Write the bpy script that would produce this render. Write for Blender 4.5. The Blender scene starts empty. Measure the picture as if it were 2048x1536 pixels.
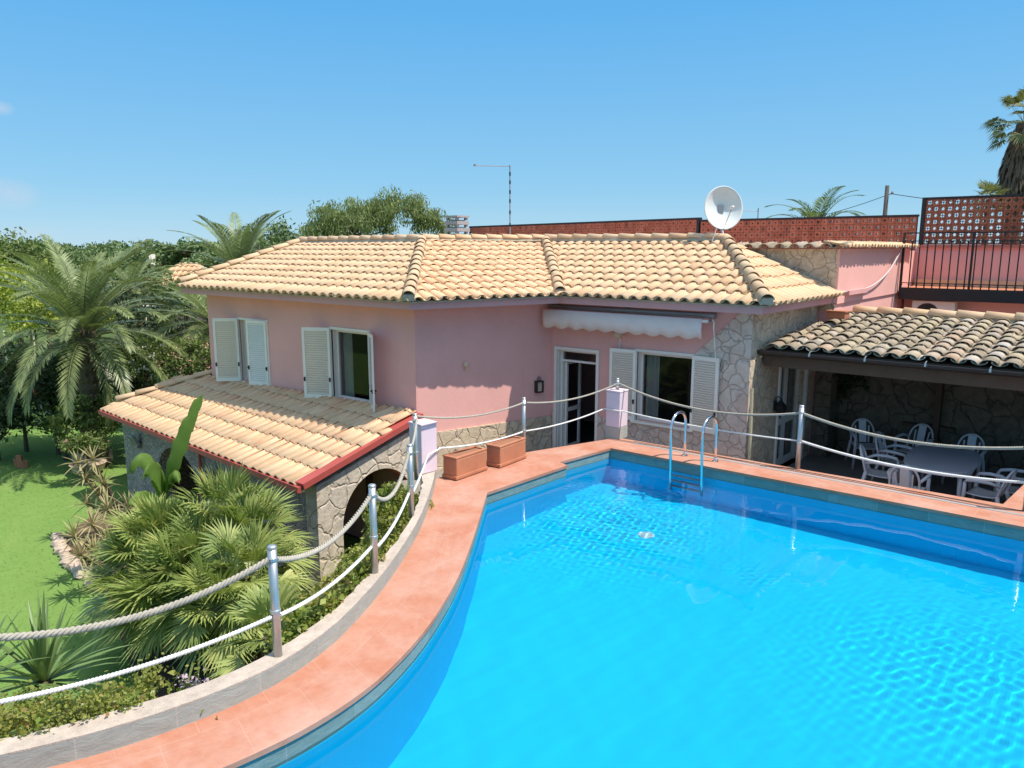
import bpy, math, random
import numpy as np
from mathutils import Vector, Matrix

random.seed(7)
RNG = np.random.default_rng(11)
SC = bpy.context.scene
COL = SC.collection
rad = math.radians

# ------------------------------------------------------------------ camera frame
FPX, CAMH = 1530.0, 3.2
TH, PITCH = rad(39.2), math.atan2(273, 1530)
CR = np.array([math.cos(TH), math.sin(TH), 0.0])
CF = np.array([-math.sin(TH), math.cos(TH), 0.0])
CD = CF * math.cos(PITCH) + np.array([0, 0, -math.sin(PITCH)])
CU = np.cross(CR, CD)
CC = np.array([0, 0, CAMH])


def ray(px, py):
    return CD + CR * (px - 1024) / FPX - CU * (py - 768) / FPX


def PZ(px, py, z=0.0):
    r = ray(px, py)
    return CC + r * (z - CAMH) / r[2]


def PY(px, py, y):
    r = ray(px, py)
    return CC + r * (y / r[1])


def PX(px, py, x):
    r = ray(px, py)
    return CC + r * (x / r[0])


def PD(px, py, d):
    return CC + ray(px, py) * d


# ------------------------------------------------------------------ objects
def tag(o, label=None, cat=None, group=None, kind=None):
    if label:
        o['label'] = label
    if cat:
        o['category'] = cat
    if group:
        o['group'] = group
    if kind:
        o['kind'] = kind
    return o


def thing(name, label, cat, loc=(0, 0, 0), rz=0.0, group=None):
    o = bpy.data.objects.new(name, None)
    o.empty_display_size = 0.2
    COL.objects.link(o)
    o.location = tuple(float(c) for c in loc)
    o.rotation_euler = (0, 0, rz)
    return tag(o, label, cat, group)


def link_mesh(name, me, parent=None, world=True):
    o = bpy.data.objects.new(name, me)
    COL.objects.link(o)
    if parent is not None:
        o.parent = parent
        if world:                       # vertices were written in world coordinates
            off = Vector((0, 0, 0))
            p = parent
            while p is not None:
                off += p.location
                p = p.parent
            o.location = -off
    return o


def copy_tree(o, parent=None):
    c = o.copy()
    COL.objects.link(c)
    if parent is not None:
        c.parent = parent
    for ch in list(o.children):
        copy_tree(ch, c)
    return c


class MB:
    """collects faces for one mesh object"""

    def __init__(self):
        self.v, self.f, self.uv = [], [], None

    def add(self, vs, fs):
        b = len(self.v)
        self.v += [tuple(float(c) for c in p) for p in vs]
        self.f += [tuple(i + b for i in f) for f in fs]
        return b

    def box(self, c, s, rz=0.0, M=None):
        x, y, z = s[0] / 2, s[1] / 2, s[2] / 2
        vs = [(-x, -y, -z), (x, -y, -z), (x, y, -z), (-x, y, -z), (-x, -y, z), (x, -y, z), (x, y, z), (-x, y, z)]
        if M is None:
            M = Matrix.Translation(Vector(c)) @ Matrix.Rotation(rz, 4, 'Z')
        vs = [M @ Vector(p) for p in vs]
        self.add(vs, [(0, 3, 2, 1), (4, 5, 6, 7), (0, 1, 5, 4), (1, 2, 6, 5), (2, 3, 7, 6), (3, 0, 4, 7)])

    def box2(self, a, b):
        self.box([(a[i] + b[i]) / 2 for i in range(3)], [abs(b[i] - a[i]) for i in range(3)])

    def prism(self, poly, z0, z1):
        n = len(poly)
        vs = [(p[0], p[1], z0) for p in poly] + [(p[0], p[1], z1) for p in poly]
        fs = [tuple(range(n - 1, -1, -1)), tuple(range(n, 2 * n))]
        fs += [(i, (i + 1) % n, n + (i + 1) % n, n + i) for i in range(n)]
        self.add(vs, fs)

    def slab(self, poly3, th):
        """a sloping slab: 3-D polygon extruded straight down"""
        n = len(poly3)
        vs = [tuple(p) for p in poly3] + [(p[0], p[1], p[2] - th) for p in poly3]
        fs = [tuple(range(n)), tuple(range(2 * n - 1, n - 1, -1))]
        fs += [((i + 1) % n, i, n + i, n + (i + 1) % n) for i in range(n)]
        self.add(vs, fs)

    def tube(self, path, r, n=8, cap=True, close=False):
        P = [Vector([float(c) for c in p]) for p in path]
        m = len(P)
        rs = r if isinstance(r, (list, tuple, np.ndarray)) else [r] * m
        rings, up = [], None
        for i in range(m):
            a = P[i - 1] if i > 0 else (P[-1] if close else P[0])
            b = P[i + 1] if i < m - 1 else (P[0] if close else P[-1])
            t = (b - a)
            if t.length < 1e-9:
                t = Vector((0, 0, 1))
            t.normalize()
            if up is None:
                up = Vector((0, 0, 1)) if abs(t.z) < 0.9 else Vector((1, 0, 0))
            s = t.cross(up)
            if s.length < 1e-6:
                s = t.cross(Vector((0, 1, 0)))
            s.normalize()
            up = s.cross(t).normalized()
            rings.append([P[i] + (s * math.cos(2 * math.pi * k / n) + up * math.sin(2 * math.pi * k / n)) * rs[i] for k in range(n)])
        b = len(self.v)
        for rg in rings:
            self.v += [tuple(p) for p in rg]
        last = m if close else m - 1
        for i in range(last):
            j = (i + 1) % m
            for k in range(n):
                self.f.append((b + i * n + k, b + i * n + (k + 1) % n, b + j * n + (k + 1) % n, b + j * n + k))
        if cap and not close:
            self.f.append(tuple(b + k for k in range(n - 1, -1, -1)))
            self.f.append(tuple(b + (m - 1) * n + k for k in range(n)))

    def lathe(self, prof, c=(0, 0, 0), n=16, M=None):
        b = len(self.v)
        c = Vector([float(q) for q in c])
        for r, z in prof:
            for k in range(n):
                a = 2 * math.pi * k / n
                p = Vector((r * math.cos(a), r * math.sin(a), z))
                if M is not None:
                    p = M @ p
                self.v.append(tuple(p + c))
        for i in range(len(prof) - 1):
            for k in range(n):
                self.f.append((b + i * n + k, b + i * n + (k + 1) % n, b + (i + 1) * n + (k + 1) % n, b + (i + 1) * n + k))
        self.f.append(tuple(b + k for k in range(n - 1, -1, -1)))
        self.f.append(tuple(b + (len(prof) - 1) * n + k for k in range(n)))

    def build(self, name, mat, parent=None, smooth=False, world=True, bevel=0.0, mats=None):
        me = bpy.data.meshes.new(name)
        me.from_pydata(self.v, [], self.f)
        me.materials.append(mat)
        if smooth:
            me.polygons.foreach_set('use_smooth', [True] * len(me.polygons))
        if self.uv is not None:
            ul = me.uv_layers.new(name='UVMap')
            for p in me.polygons:
                for li, vi in zip(p.loop_indices, p.vertices):
                    ul.data[li].uv = self.uv[vi]
        me.update()
        o = link_mesh(name, me, parent, world)
        if bevel > 0:
            md = o.modifiers.new('bevel', 'BEVEL')
            md.width = bevel
            md.segments = 2
            md.limit_method = 'ANGLE'
        return o


def np_mesh(name, V, F, mat, parent=None, smooth=False, world=True):
    """quads or triangles straight from numpy arrays"""
    V = np.asarray(V, dtype=np.float32).reshape(-1, 3)
    F = np.asarray(F, dtype=np.int32)
    k = F.shape[1]
    me = bpy.data.meshes.new(name)
    me.vertices.add(len(V))
    me.vertices.foreach_set('co', V.ravel())
    me.loops.add(F.size)
    me.loops.foreach_set('vertex_index', F.ravel())
    me.polygons.add(len(F))
    me.polygons.foreach_set('loop_start', np.arange(0, F.size, k, dtype=np.int32))
    me.polygons.foreach_set('loop_total', np.full(len(F), k, dtype=np.int32))
    if smooth:
        me.polygons.foreach_set('use_smooth', np.ones(len(F), dtype=bool))
    me.materials.append(mat)
    me.update(calc_edges=True)
    me.validate()
    return link_mesh(name, me, parent, world)


class QB:
    """numpy quads collector"""

    def __init__(self):
        self.V, self.F, self.n = [], [], 0

    def add(self, V, F):
        V = np.asarray(V, dtype=float).reshape(-1, 3)
        self.V.append(V)
        self.F.append(np.asarray(F, dtype=int) + self.n)
        self.n += len(V)

    def arrays(self):
        return np.concatenate(self.V), np.concatenate(self.F)

    def build(self, name, mat, parent=None, smooth=False, world=True):
        V, F = self.arrays()
        return np_mesh(name, V, F, mat, parent, smooth, world)


# ------------------------------------------------------------------ materials
def new_mat(name):
    m = bpy.data.materials.new(name)
    m.use_nodes = True
    nt = m.node_tree
    return m, nt, nt.nodes['Principled BSDF']


def nd(nt, typ, props=None, **inp):
    n = nt.nodes.new(typ)
    for k, v in (props or {}).items():
        setattr(n, k, v)
    for k, v in inp.items():
        key = k.replace('_', ' ')
        if key in n.inputs:
            s = n.inputs[key]
        else:
            s = n.inputs[int(k[1:])] if k[0] == 'i' and k[1:].isdigit() else n.inputs[k]
        if hasattr(v, 'is_output'):
            nt.links.new(v, s)
        else:
            s.default_value = v
    return n


def c4(c):
    return (c[0], c[1], c[2], 1.0)


def ramp(nt, fac, stops, interp='LINEAR'):
    r = nt.nodes.new('ShaderNodeValToRGB')
    r.color_ramp.interpolation = interp
    e = r.color_ramp.elements
    while len(e) < len(stops):
        e.new(0.5)
    for i, (p, c) in enumerate(stops):
        e[i].position = p
        e[i].color = c4(c) if len(c) == 3 else c
    nt.links.new(fac, r.inputs[0])
    return r.outputs[0]


def mix(nt, f, a, b, mode='MIX'):
    n = nt.nodes.new('ShaderNodeMix')
    n.data_type = 'RGBA'
    n.blend_type = mode
    for s, v in ((n.inputs[0], f), (n.inputs[6], a), (n.inputs[7], b)):
        if hasattr(v, 'is_output'):
            nt.links.new(v, s)
        else:
            s.default_value = c4(v) if isinstance(v, (tuple, list)) and len(v) == 3 else v
    return n.outputs[2]


def math_n(nt, op, a, b=None, clamp=False):
    n = nt.nodes.new('ShaderNodeMath')
    n.operation = op
    n.use_clamp = clamp
    for s, v in ((n.inputs[0], a), (n.inputs[1], b)):
        if v is None:
            continue
        if hasattr(v, 'is_output'):
            nt.links.new(v, s)
        else:
            s.default_value = v
    return n.outputs[0]


def coord(nt, kind='Object'):
    return nt.nodes.new('ShaderNodeTexCoord').outputs[kind]


def noise(nt, scale, detail=4.0, rough=0.55, vec=None, dist=0.0):
    n = nd(nt, 'ShaderNodeTexNoise', Scale=scale, Detail=detail, Roughness=rough, Distortion=dist)
    nt.links.new(vec if vec is not None else coord(nt), n.inputs['Vector'])
    return n.outputs[0]


def bump(nt, bs, h, strength=0.3, dist=0.02):
    b = nd(nt, 'ShaderNodeBump', Strength=strength, Distance=dist)
    nt.links.new(h, b.inputs['Height'])
    nt.links.new(b.outputs[0], bs.inputs['Normal'])


def mapping(nt, vec, scale=(1, 1, 1), rot=(0, 0, 0)):
    m = nt.nodes.new('ShaderNodeMapping')
    m.inputs['Scale'].default_value = scale
    m.inputs['Rotation'].default_value = rot
    nt.links.new(vec, m.inputs['Vector'])
    return m.outputs[0]


def varied(name, col, var=0.18, scale=3.0, rough=0.7, bscale=60.0, bstr=0.15, spec=0.3, metal=0.0, big=0.5):
    """a painted or mineral surface with blotches and a fine grain"""
    m, nt, bs = new_mat(name)
    co = coord(nt)
    n1 = noise(nt, scale, 5, 0.6, co)
    n2 = noise(nt, big, 3, 0.5, co)
    lo = tuple(max(0, c * (1 - var)) for c in col)
    hi = tuple(min(1, c * (1 + var)) for c in col)
    a = ramp(nt, n1, [(0.3, lo), (0.7, hi)])
    b = ramp(nt, n2, [(0.35, tuple(c * (1 - var * .6) for c in col)), (0.65, tuple(min(1, c * (1 + var * .6)) for c in col))])
    nt.links.new(mix(nt, 0.5, a, b), bs.inputs['Base Color'])
    bs.inputs['Roughness'].default_value = rough
    bs.inputs['Metallic'].default_value = metal
    bs.inputs['Specular IOR Level'].default_value = spec
    if bstr > 0:
        bump(nt, bs, noise(nt, bscale, 4, 0.6, co), bstr, 0.01)
    return m


def tile_mat(name, stops, dirt=(0.16, 0.13, 0.10), dirt_amt=0.25):
    m, nt, bs = new_mat(name)
    g = nt.nodes.new('ShaderNodeNewGeometry')
    co = coord(nt)
    base = ramp(nt, g.outputs['Random Per Island'], stops)
    n1 = noise(nt, 6.0, 6, 0.65, co)
    base = mix(nt, 0.35, base, ramp(nt, n1, [(0.3, tuple(c * .7 for c in stops[0][1])), (0.7, tuple(min(1, c * 1.2) for c in stops[-1][1]))]))
    n2 = noise(nt, 1.3, 6, 0.7, co)
    f = ramp(nt, n2, [(0.52, (0, 0, 0)), (0.75, (dirt_amt,) * 3)])
    base = mix(nt, f, base, dirt)
    n3 = noise(nt, 24.0, 4, 0.6, co)
    f3 = ramp(nt, n3, [(0.6, (0, 0, 0)), (0.75, (dirt_amt,) * 3)])
    base = mix(nt, f3, base, dirt)
    nt.links.new(base, bs.inputs['Base Color'])
    bs.inputs['Roughness'].default_value = 0.85
    bs.inputs['Specular IOR Level'].default_value = 0.2
    bump(nt, bs, noise(nt, 70, 4, 0.6, co), 0.25, 0.008)
    return m


def stone_mat(name, cols, scale=3.0, mortar=(0.30, 0.27, 0.23), edge=0.035, bstr=0.7, dark=0.0):
    """irregular flagstones with mortar joints"""
    m, nt, bs = new_mat(name)
    co = coord(nt)
    wob = nd(nt, 'ShaderNodeTexNoise', Scale=2.2, Detail=3.0)
    nt.links.new(co, wob.inputs['Vector'])
    vm = nt.nodes.new('ShaderNodeVectorMath')
    vm.operation = 'MULTIPLY_ADD'
    nt.links.new(wob.outputs['Color'], vm.inputs[0])
    vm.inputs[1].default_value = (0.42,) * 3
    nt.links.new(co, vm.inputs[2])
    v = vm.outputs[0]
    ve = nd(nt, 'ShaderNodeTexVoronoi', {'feature': 'DISTANCE_TO_EDGE'}, Scale=scale)
    vc = nd(nt, 'ShaderNodeTexVoronoi', {'feature': 'F1'}, Scale=scale)
    for n in (ve, vc):
        nt.links.new(v, n.inputs['Vector'])
    sep = nt.nodes.new('ShaderNodeSeparateColor')
    nt.links.new(vc.outputs['Color'], sep.inputs[0])
    k = len(cols)
    base = ramp(nt, sep.outputs[0], [(i / max(1, k - 1), c) for i, c in enumerate(cols)])
    n1 = noise(nt, 9, 6, 0.65, co)
    base = mix(nt, 0.45, base, ramp(nt, n1, [(0.3, tuple(c * .55 for c in cols[0])), (0.7, tuple(min(1, c * 1.25) for c in cols[-1]))]))
    f = ramp(nt, ve.outputs[0], [(edge * .3, (1, 1, 1)), (edge * 1.2, (0, 0, 0))])
    f = math_n(nt, 'MULTIPLY', f, ramp(nt, noise(nt, 3.1, 4, 0.6, co), [(0.32, (0.15,) * 3), (0.6, (0.95,) * 3)]))
    base = mix(nt, f, base, mortar)
    nt.links.new(base, bs.inputs['Base Color'])
    bs.inputs['Roughness'].default_value = 0.9
    bs.inputs['Specular IOR Level'].default_value = 0.2
    h = ramp(nt, ve.outputs[0], [(0.0, (0, 0, 0)), (edge * 2.2, (1, 1, 1))])
    h2 = math_n(nt, 'ADD', h, math_n(nt, 'MULTIPLY', noise(nt, 22, 5, 0.6, co), 0.5))
    bump(nt, bs, h2, bstr, 0.03)
    return m


def leaf_mat(name, stops, rough=0.5, trans=0.25, spec=0.35, gain=1.3):
    stops = [(p, tuple(c * gain for c in col)) for p, col in stops]
    m, nt, bs = new_mat(name)
    g = nt.nodes.new('ShaderNodeNewGeometry')
    base = ramp(nt, g.outputs['Random Per Island'], stops)
    n1 = noise(nt, 1.5, 4, 0.6)
    base = mix(nt, 0.4, base, ramp(nt, n1, [(0.3, tuple(c * .6 for c in stops[0][1])), (0.7, tuple(min(1, c * 1.15) for c in stops[-1][1]))]))
    nt.links.new(base, bs.inputs['Base Color'])
    bs.inputs['Roughness'].default_value = rough
    bs.inputs['Specular IOR Level'].default_value = spec
    tr = nt.nodes.new('ShaderNodeBsdfTranslucent')
    hs = nd(nt, 'ShaderNodeHueSaturation', Hue=0.50, Saturation=1.15, Value=1.2)
    nt.links.new(base, hs.inputs['Color'])
    nt.links.new(hs.outputs[0], tr.inputs['Color'])
    ms = nt.nodes.new('ShaderNodeMixShader')
    ms.inputs[0].default_value = trans
    nt.links.new(bs.outputs[0], ms.inputs[1])
    nt.links.new(tr.outputs[0], ms.inputs[2])
    nt.links.new(ms.outputs[0], nt.nodes['Material Output'].inputs['Surface'])
    return m


M = {}
def stucco(name, col):
    """rolled wall paint: trowel waves, grain, faint rain streaks and sun-bleached patches"""
    m, nt, bs = new_mat(name)
    co = coord(nt)
    n1 = noise(nt, 1.1, 5, 0.6, co)
    c = ramp(nt, n1, [(0.3, tuple(q * .93 for q in col)), (0.7, tuple(min(1, q * 1.05) for q in col))])
    st = noise(nt, 1.0, 6, 0.6, mapping(nt, co, (7.0, 7.0, 0.55)), 0.3)
    c = mix(nt, ramp(nt, st, [(0.54, (0, 0, 0)), (0.8, (0.22,) * 3)]), c, tuple(q * .74 for q in col))
    n2 = noise(nt, 3.5, 7, 0.7, co)
    c = mix(nt, ramp(nt, n2, [(0.58, (0, 0, 0)), (0.8, (0.35,) * 3)]), c, tuple(min(1, q * 1.12 + .03) for q in col))
    n4 = noise(nt, 38, 4, 0.6, co)
    c = mix(nt, 0.18, c, ramp(nt, n4, [(0.3, tuple(q * .7 for q in col)), (0.7, tuple(min(1, q * 1.15) for q in col))]))
    nt.links.new(c, bs.inputs['Base Color'])
    bs.inputs['Roughness'].default_value = 0.9
    bs.inputs['Specular IOR Level'].default_value = 0.15
    h = math_n(nt, 'ADD', math_n(nt, 'MULTIPLY', noise(nt, 7, 4, 0.6, co), 0.8), math_n(nt, 'MULTIPLY', noise(nt, 90, 4, 0.6, co), 0.35))
    bump(nt, bs, h, 0.35, 0.012)
    return m


M['pink'] = stucco('pink_stucco', (0.85, 0.445, 0.39))
M['pink_light'] = varied('pale_pink_paint', (0.76, 0.60, 0.65), 0.05, 3.0, 0.8, 80, 0.2, 0.2)
M['fascia'] = varied('pink_fascia', (0.70, 0.36, 0.345), 0.07, 2.5, 0.85, 90, 0.2, 0.15)
M['tile'] = tile_mat('sand_roof_tile', [(0.0, (0.70, 0.48, 0.275)), (0.35, (0.77, 0.535, 0.335)), (0.8, (0.81, 0.575, 0.37)), (0.94, (0.71, 0.46, 0.265)), (1.0, (0.66, 0.40, 0.245))], dirt_amt=0.12)
M['tile_porch'] = tile_mat('porch_roof_tile', [(0.0, (0.70, 0.45, 0.26)), (0.4, (0.76, 0.52, 0.31)), (0.8, (0.80, 0.59, 0.375)), (1.0, (0.70, 0.40, 0.235))], dirt_amt=0.1)
M['tile_old'] = tile_mat('weathered_roof_tile', [(0.0, (0.26, 0.19, 0.12)), (0.3, (0.38, 0.29, 0.18)), (0.55, (0.46, 0.36, 0.21)), (0.7, (0.36, 0.30, 0.24)), (0.85, (0.48, 0.30, 0.18)), (1.0, (0.50, 0.47, 0.41))], dirt=(0.12, 0.10, 0.08), dirt_amt=0.45)
M['ridge'] = tile_mat('ridge_tile', [(0.0, (0.58, 0.43, 0.27)), (0.5, (0.66, 0.50, 0.32)), (1.0, (0.58, 0.38, 0.24))], dirt=(0.30, 0.27, 0.22), dirt_amt=0.45)
M['mortar'] = varied('mortar', (0.44, 0.39, 0.30), 0.25, 9, 0.95, 40, 0.5)
M['stone'] = stone_mat('flagstone', [(0.66, 0.50, 0.40), (0.76, 0.64, 0.53), (0.70, 0.57, 0.49), (0.78, 0.66, 0.52), (0.72, 0.52, 0.43)], 4.2, (0.44, 0.35, 0.29), 0.026, 0.7)
M['stone_warm'] = stone_mat('warm_flagstone', [(0.52, 0.38, 0.26), (0.64, 0.52, 0.36), (0.56, 0.43, 0.32), (0.68, 0.56, 0.40)], 3.9, (0.44, 0.35, 0.26), 0.026, 0.7)
M['stone_porch'] = stone_mat('porch_stone', [(0.50, 0.41, 0.32), (0.62, 0.53, 0.42), (0.56, 0.49, 0.41), (0.66, 0.57, 0.46)], 2.5, (0.44, 0.36, 0.28), 0.028, 0.6)
M['pebble'] = stone_mat('pebble_wall', [(0.26, 0.21, 0.19), (0.52, 0.43, 0.38), (0.40, 0.34, 0.32), (0.60, 0.52, 0.46)], 13.0, (0.30, 0.27, 0.25), 0.12, 0.9)
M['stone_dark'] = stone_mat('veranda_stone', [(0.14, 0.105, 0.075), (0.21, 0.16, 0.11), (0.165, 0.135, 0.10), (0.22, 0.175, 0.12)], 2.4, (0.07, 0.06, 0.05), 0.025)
M['white'] = varied('white_paint', (0.90, 0.83, 0.72), 0.05, 5, 0.5, 50, 0.05, 0.4)
M['white_frame'] = varied('white_frame_paint', (0.84, 0.77, 0.68), 0.06, 5, 0.5, 50, 0.05, 0.4)
M['plastic'] = varied('white_plastic', (0.78, 0.71, 0.70), 0.05, 4, 0.35, 50, 0.0, 0.5)
M['table_top'] = varied('grey_plastic', (0.55, 0.51, 0.54), 0.06, 4, 0.4, 50, 0.0, 0.5)
M['terracotta'] = varied('terracotta_planter', (0.47, 0.19, 0.105), 0.18, 4, 0.8, 60, 0.2, 0.25)
M['red_metal'] = varied('red_painted_metal', (0.42, 0.085, 0.07), 0.12, 4, 0.45, 40, 0.05, 0.4)
M['red_wall'] = varied('red_plaster', (0.50, 0.17, 0.12), 0.1, 4, 0.85, 60, 0.2)
M['brown_metal'] = varied('brown_gutter_metal', (0.028, 0.022, 0.02), 0.25, 4, 0.4, 40, 0.05, 0.5)
M['black_iron'] = varied('black_iron', (0.012, 0.013, 0.014), 0.25, 8, 0.45, 40, 0.05, 0.5)
M['grey_concrete'] = varied('grey_concrete', (0.33, 0.31, 0.30), 0.15, 6, 0.9, 60, 0.3)
M['slate'] = None
M['galv'] = varied('galvanised_steel', (0.58, 0.58, 0.57), 0.15, 14, 0.42, 60, 0.05, 0.5, 0.85)
M['chrome'] = varied('polished_steel', (0.78, 0.78, 0.78), 0.04, 14, 0.12, 60, 0.0, 0.5, 1.0)
M['grey_metal'] = varied('grey_metal', (0.34, 0.34, 0.36), 0.1, 8, 0.45, 60, 0.05, 0.5, 0.4)
M['rope_grey'] = varied('weathered_rope', (0.43, 0.385, 0.32), 0.25, 25, 0.95, 150, 0.5, 0.1)
M['rope_white'] = varied('white_rope', (0.76, 0.74, 0.70), 0.16, 9, 0.75, 150, 0.25, 0.2)
M['rope_cream'] = varied('cream_rope', (0.70, 0.60, 0.40), 0.2, 25, 0.95, 150, 0.5, 0.1)
M['canvas'] = varied('awning_canvas', (0.80, 0.64, 0.58), 0.06, 5, 0.9, 120, 0.2, 0.1)
M['dish'] = varied('dish_enamel', (0.74, 0.76, 0.74), 0.04, 5, 0.4, 40, 0.0, 0.4)
M['dark'] = varied('dark_interior', (0.035, 0.033, 0.03), 0.3, 2, 0.9, 20, 0.1)
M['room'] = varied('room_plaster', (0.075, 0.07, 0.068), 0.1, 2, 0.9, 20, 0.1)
M['curtain'] = varied('curtain_cloth', (0.42, 0.36, 0.33), 0.1, 8, 0.9, 90, 0.2)
M['wood'] = varied('brown_wood', (0.11, 0.065, 0.04), 0.25, 6, 0.7, 60, 0.2)
M['lattice'] = tile_mat('terracotta_lattice', [(0.0, (0.27, 0.095, 0.055)), (0.5, (0.37, 0.14, 0.08)), (1.0, (0.44, 0.19, 0.115))], dirt=(0.12, 0.06, 0.045), dirt_amt=0.4)
M['bark'] = varied('palm_bark', (0.13, 0.10, 0.07), 0.45, 9, 0.95, 30, 0.8, 0.1)
M['skirt'] = varied('dry_palm_skirt', (0.16, 0.12, 0.08), 0.4, 12, 0.95, 40, 0.5, 0.1)
M['dry_soil'] = varied('dry_potting_soil', (0.33, 0.16, 0.10), 0.25, 8, 0.95, 40, 0.5, 0.1)
M['soil'] = varied('garden_soil', (0.13, 0.09, 0.06), 0.35, 5, 0.95, 40, 0.6, 0.1)
M['paving'] = varied('grey_paving', (0.26, 0.23, 0.20), 0.2, 4, 0.9, 50, 0.3)
M['pale_stone'] = varied('border_stone', (0.52, 0.40, 0.31), 0.25, 6, 0.9, 40, 0.4)
M['clay'] = varied('pale_clay', (0.52, 0.38, 0.27), 0.2, 6, 0.9, 40, 0.3)
M['drain'] = varied('pale_drain_plastic', (0.45, 0.66, 0.72), 0.05, 5, 0.5, 40, 0.0, 0.3)
M['globe'] = varied('opal_glass', (0.60, 0.45, 0.32), 0.05, 5, 0.3, 40, 0.0, 0.5)
M['wire'] = varied('black_cable', (0.03, 0.03, 0.03), 0.1, 5, 0.6, 40, 0.0)
M['cable_pale'] = varied('pale_cable', (0.60, 0.50, 0.48), 0.1, 5, 0.6, 40, 0.0)
M['pole'] = varied('weathered_pole', (0.10, 0.085, 0.075), 0.3, 6, 0.9, 40, 0.3)

L_DATE = leaf_mat('date_palm_leaf', [(0.0, (0.06, 0.085, 0.03)), (0.6, (0.13, 0.165, 0.062)), (1.0, (0.22, 0.25, 0.10))], 0.38, 0.25, 0.6, 1.6)
L_FAN = leaf_mat('fan_palm_leaf', [(0.0, (0.07, 0.115, 0.025)), (0.5, (0.155, 0.225, 0.055)), (0.9, (0.25, 0.31, 0.10)), (1.0, (0.34, 0.33, 0.11))], 0.42, 0.25, 0.45, 1.5)
L_WASH = leaf_mat('washingtonia_leaf', [(0.0, (0.04, 0.06, 0.02)), (0.7, (0.12, 0.15, 0.045)), (1.0, (0.22, 0.21, 0.09))], 0.5, 0.3, 0.35, 1.5)
L_BAN = leaf_mat('banana_leaf', [(0.0, (0.14, 0.25, 0.05)), (1.0, (0.20, 0.31, 0.07))], 0.6, 0.4, 0.2, 1.0)
L_DARK = leaf_mat('dark_shrub_leaf', [(0.0, (0.018, 0.032, 0.012)), (0.7, (0.045, 0.068, 0.024)), (1.0, (0.09, 0.11, 0.045))], 0.5, 0.2)
L_MID = leaf_mat('mid_green_leaf', [(0.0, (0.05, 0.08, 0.02)), (0.6, (0.10, 0.15, 0.04)), (1.0, (0.19, 0.23, 0.065))], 0.5, 0.25)
L_LIGHT = leaf_mat('light_green_leaf', [(0.0, (0.10, 0.135, 0.02)), (0.6, (0.20, 0.245, 0.04)), (1.0, (0.30, 0.32, 0.07))], 0.5, 0.35, 0.3, 1.5)
L_IVY = leaf_mat('ivy_leaf', [(0.0, (0.07, 0.125, 0.018)), (0.6, (0.14, 0.23, 0.032)), (0.95, (0.22, 0.31, 0.055)), (1.0, (0.34, 0.18, 0.08))], 0.4, 0.35, 0.35, 1.5)
L_PEP = leaf_mat('pepper_tree_leaf', [(0.0, (0.09, 0.13, 0.045)), (0.6, (0.17, 0.225, 0.075)), (1.0, (0.27, 0.30, 0.12))], 0.55, 0.4)
L_FAR = leaf_mat('far_tree_leaf', [(0.0, (0.06, 0.10, 0.045)), (0.6, (0.11, 0.165, 0.06)), (1.0, (0.18, 0.23, 0.085))], 0.6, 0.2)
L_YUC = leaf_mat('yucca_leaf', [(0.0, (0.08, 0.13, 0.04)), (0.6, (0.13, 0.20, 0.06)), (1.0, (0.20, 0.27, 0.09))], 0.4, 0.2, 0.45)
L_DRY = leaf_mat('straw_leaf', [(0.0, (0.17, 0.16, 0.07)), (0.6, (0.28, 0.25, 0.11)), (1.0, (0.40, 0.33, 0.18))], 0.6, 0.2)
L_GRASS = leaf_mat('grass_blade', [(0.0, (0.16, 0.275, 0.06)), (0.6, (0.195, 0.32, 0.075)), (1.0, (0.25, 0.35, 0.10))], 0.5, 0.3, 0.2, 1.0)
L_WHITE = leaf_mat('white_petal', [(0.0, (0.62, 0.55, 0.50)), (1.0, (0.78, 0.74, 0.70))], 0.6, 0.2, 0.35, 1.0)
L_RED = leaf_mat('red_petal', [(0.0, (0.45, 0.06, 0.06)), (1.0, (0.62, 0.14, 0.13))], 0.6, 0.2, 0.35, 1.0)
L_PINK = leaf_mat('pink_petal', [(0.0, (0.55, 0.22, 0.2)), (1.0, (0.72, 0.42, 0.36))], 0.6, 0.2, 0.35, 1.0)


def glass_mat():
    m, nt, bs = new_mat('window_glass')
    tr = nt.nodes.new('ShaderNodeBsdfTransparent')
    tr.inputs[0].default_value = (0.82, 0.86, 0.85, 1)
    gl = nd(nt, 'ShaderNodeBsdfGlossy', Roughness=0.02)
    lw_ = nt.nodes.new('ShaderNodeLayerWeight')
    fr = math_n(nt, 'ADD', 0.022, math_n(nt, 'MULTIPLY', math_n(nt, 'POWER', lw_.outputs['Facing'], 5.0), 0.9))
    ms = nt.nodes.new('ShaderNodeMixShader')
    nt.links.new(fr, ms.inputs[0])
    nt.links.new(tr.outputs[0], ms.inputs[1])
    nt.links.new(gl.outputs[0], ms.inputs[2])
    nt.links.new(ms.outputs[0], nt.nodes['Material Output'].inputs['Surface'])
    return m


M['glass'] = glass_mat()


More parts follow.
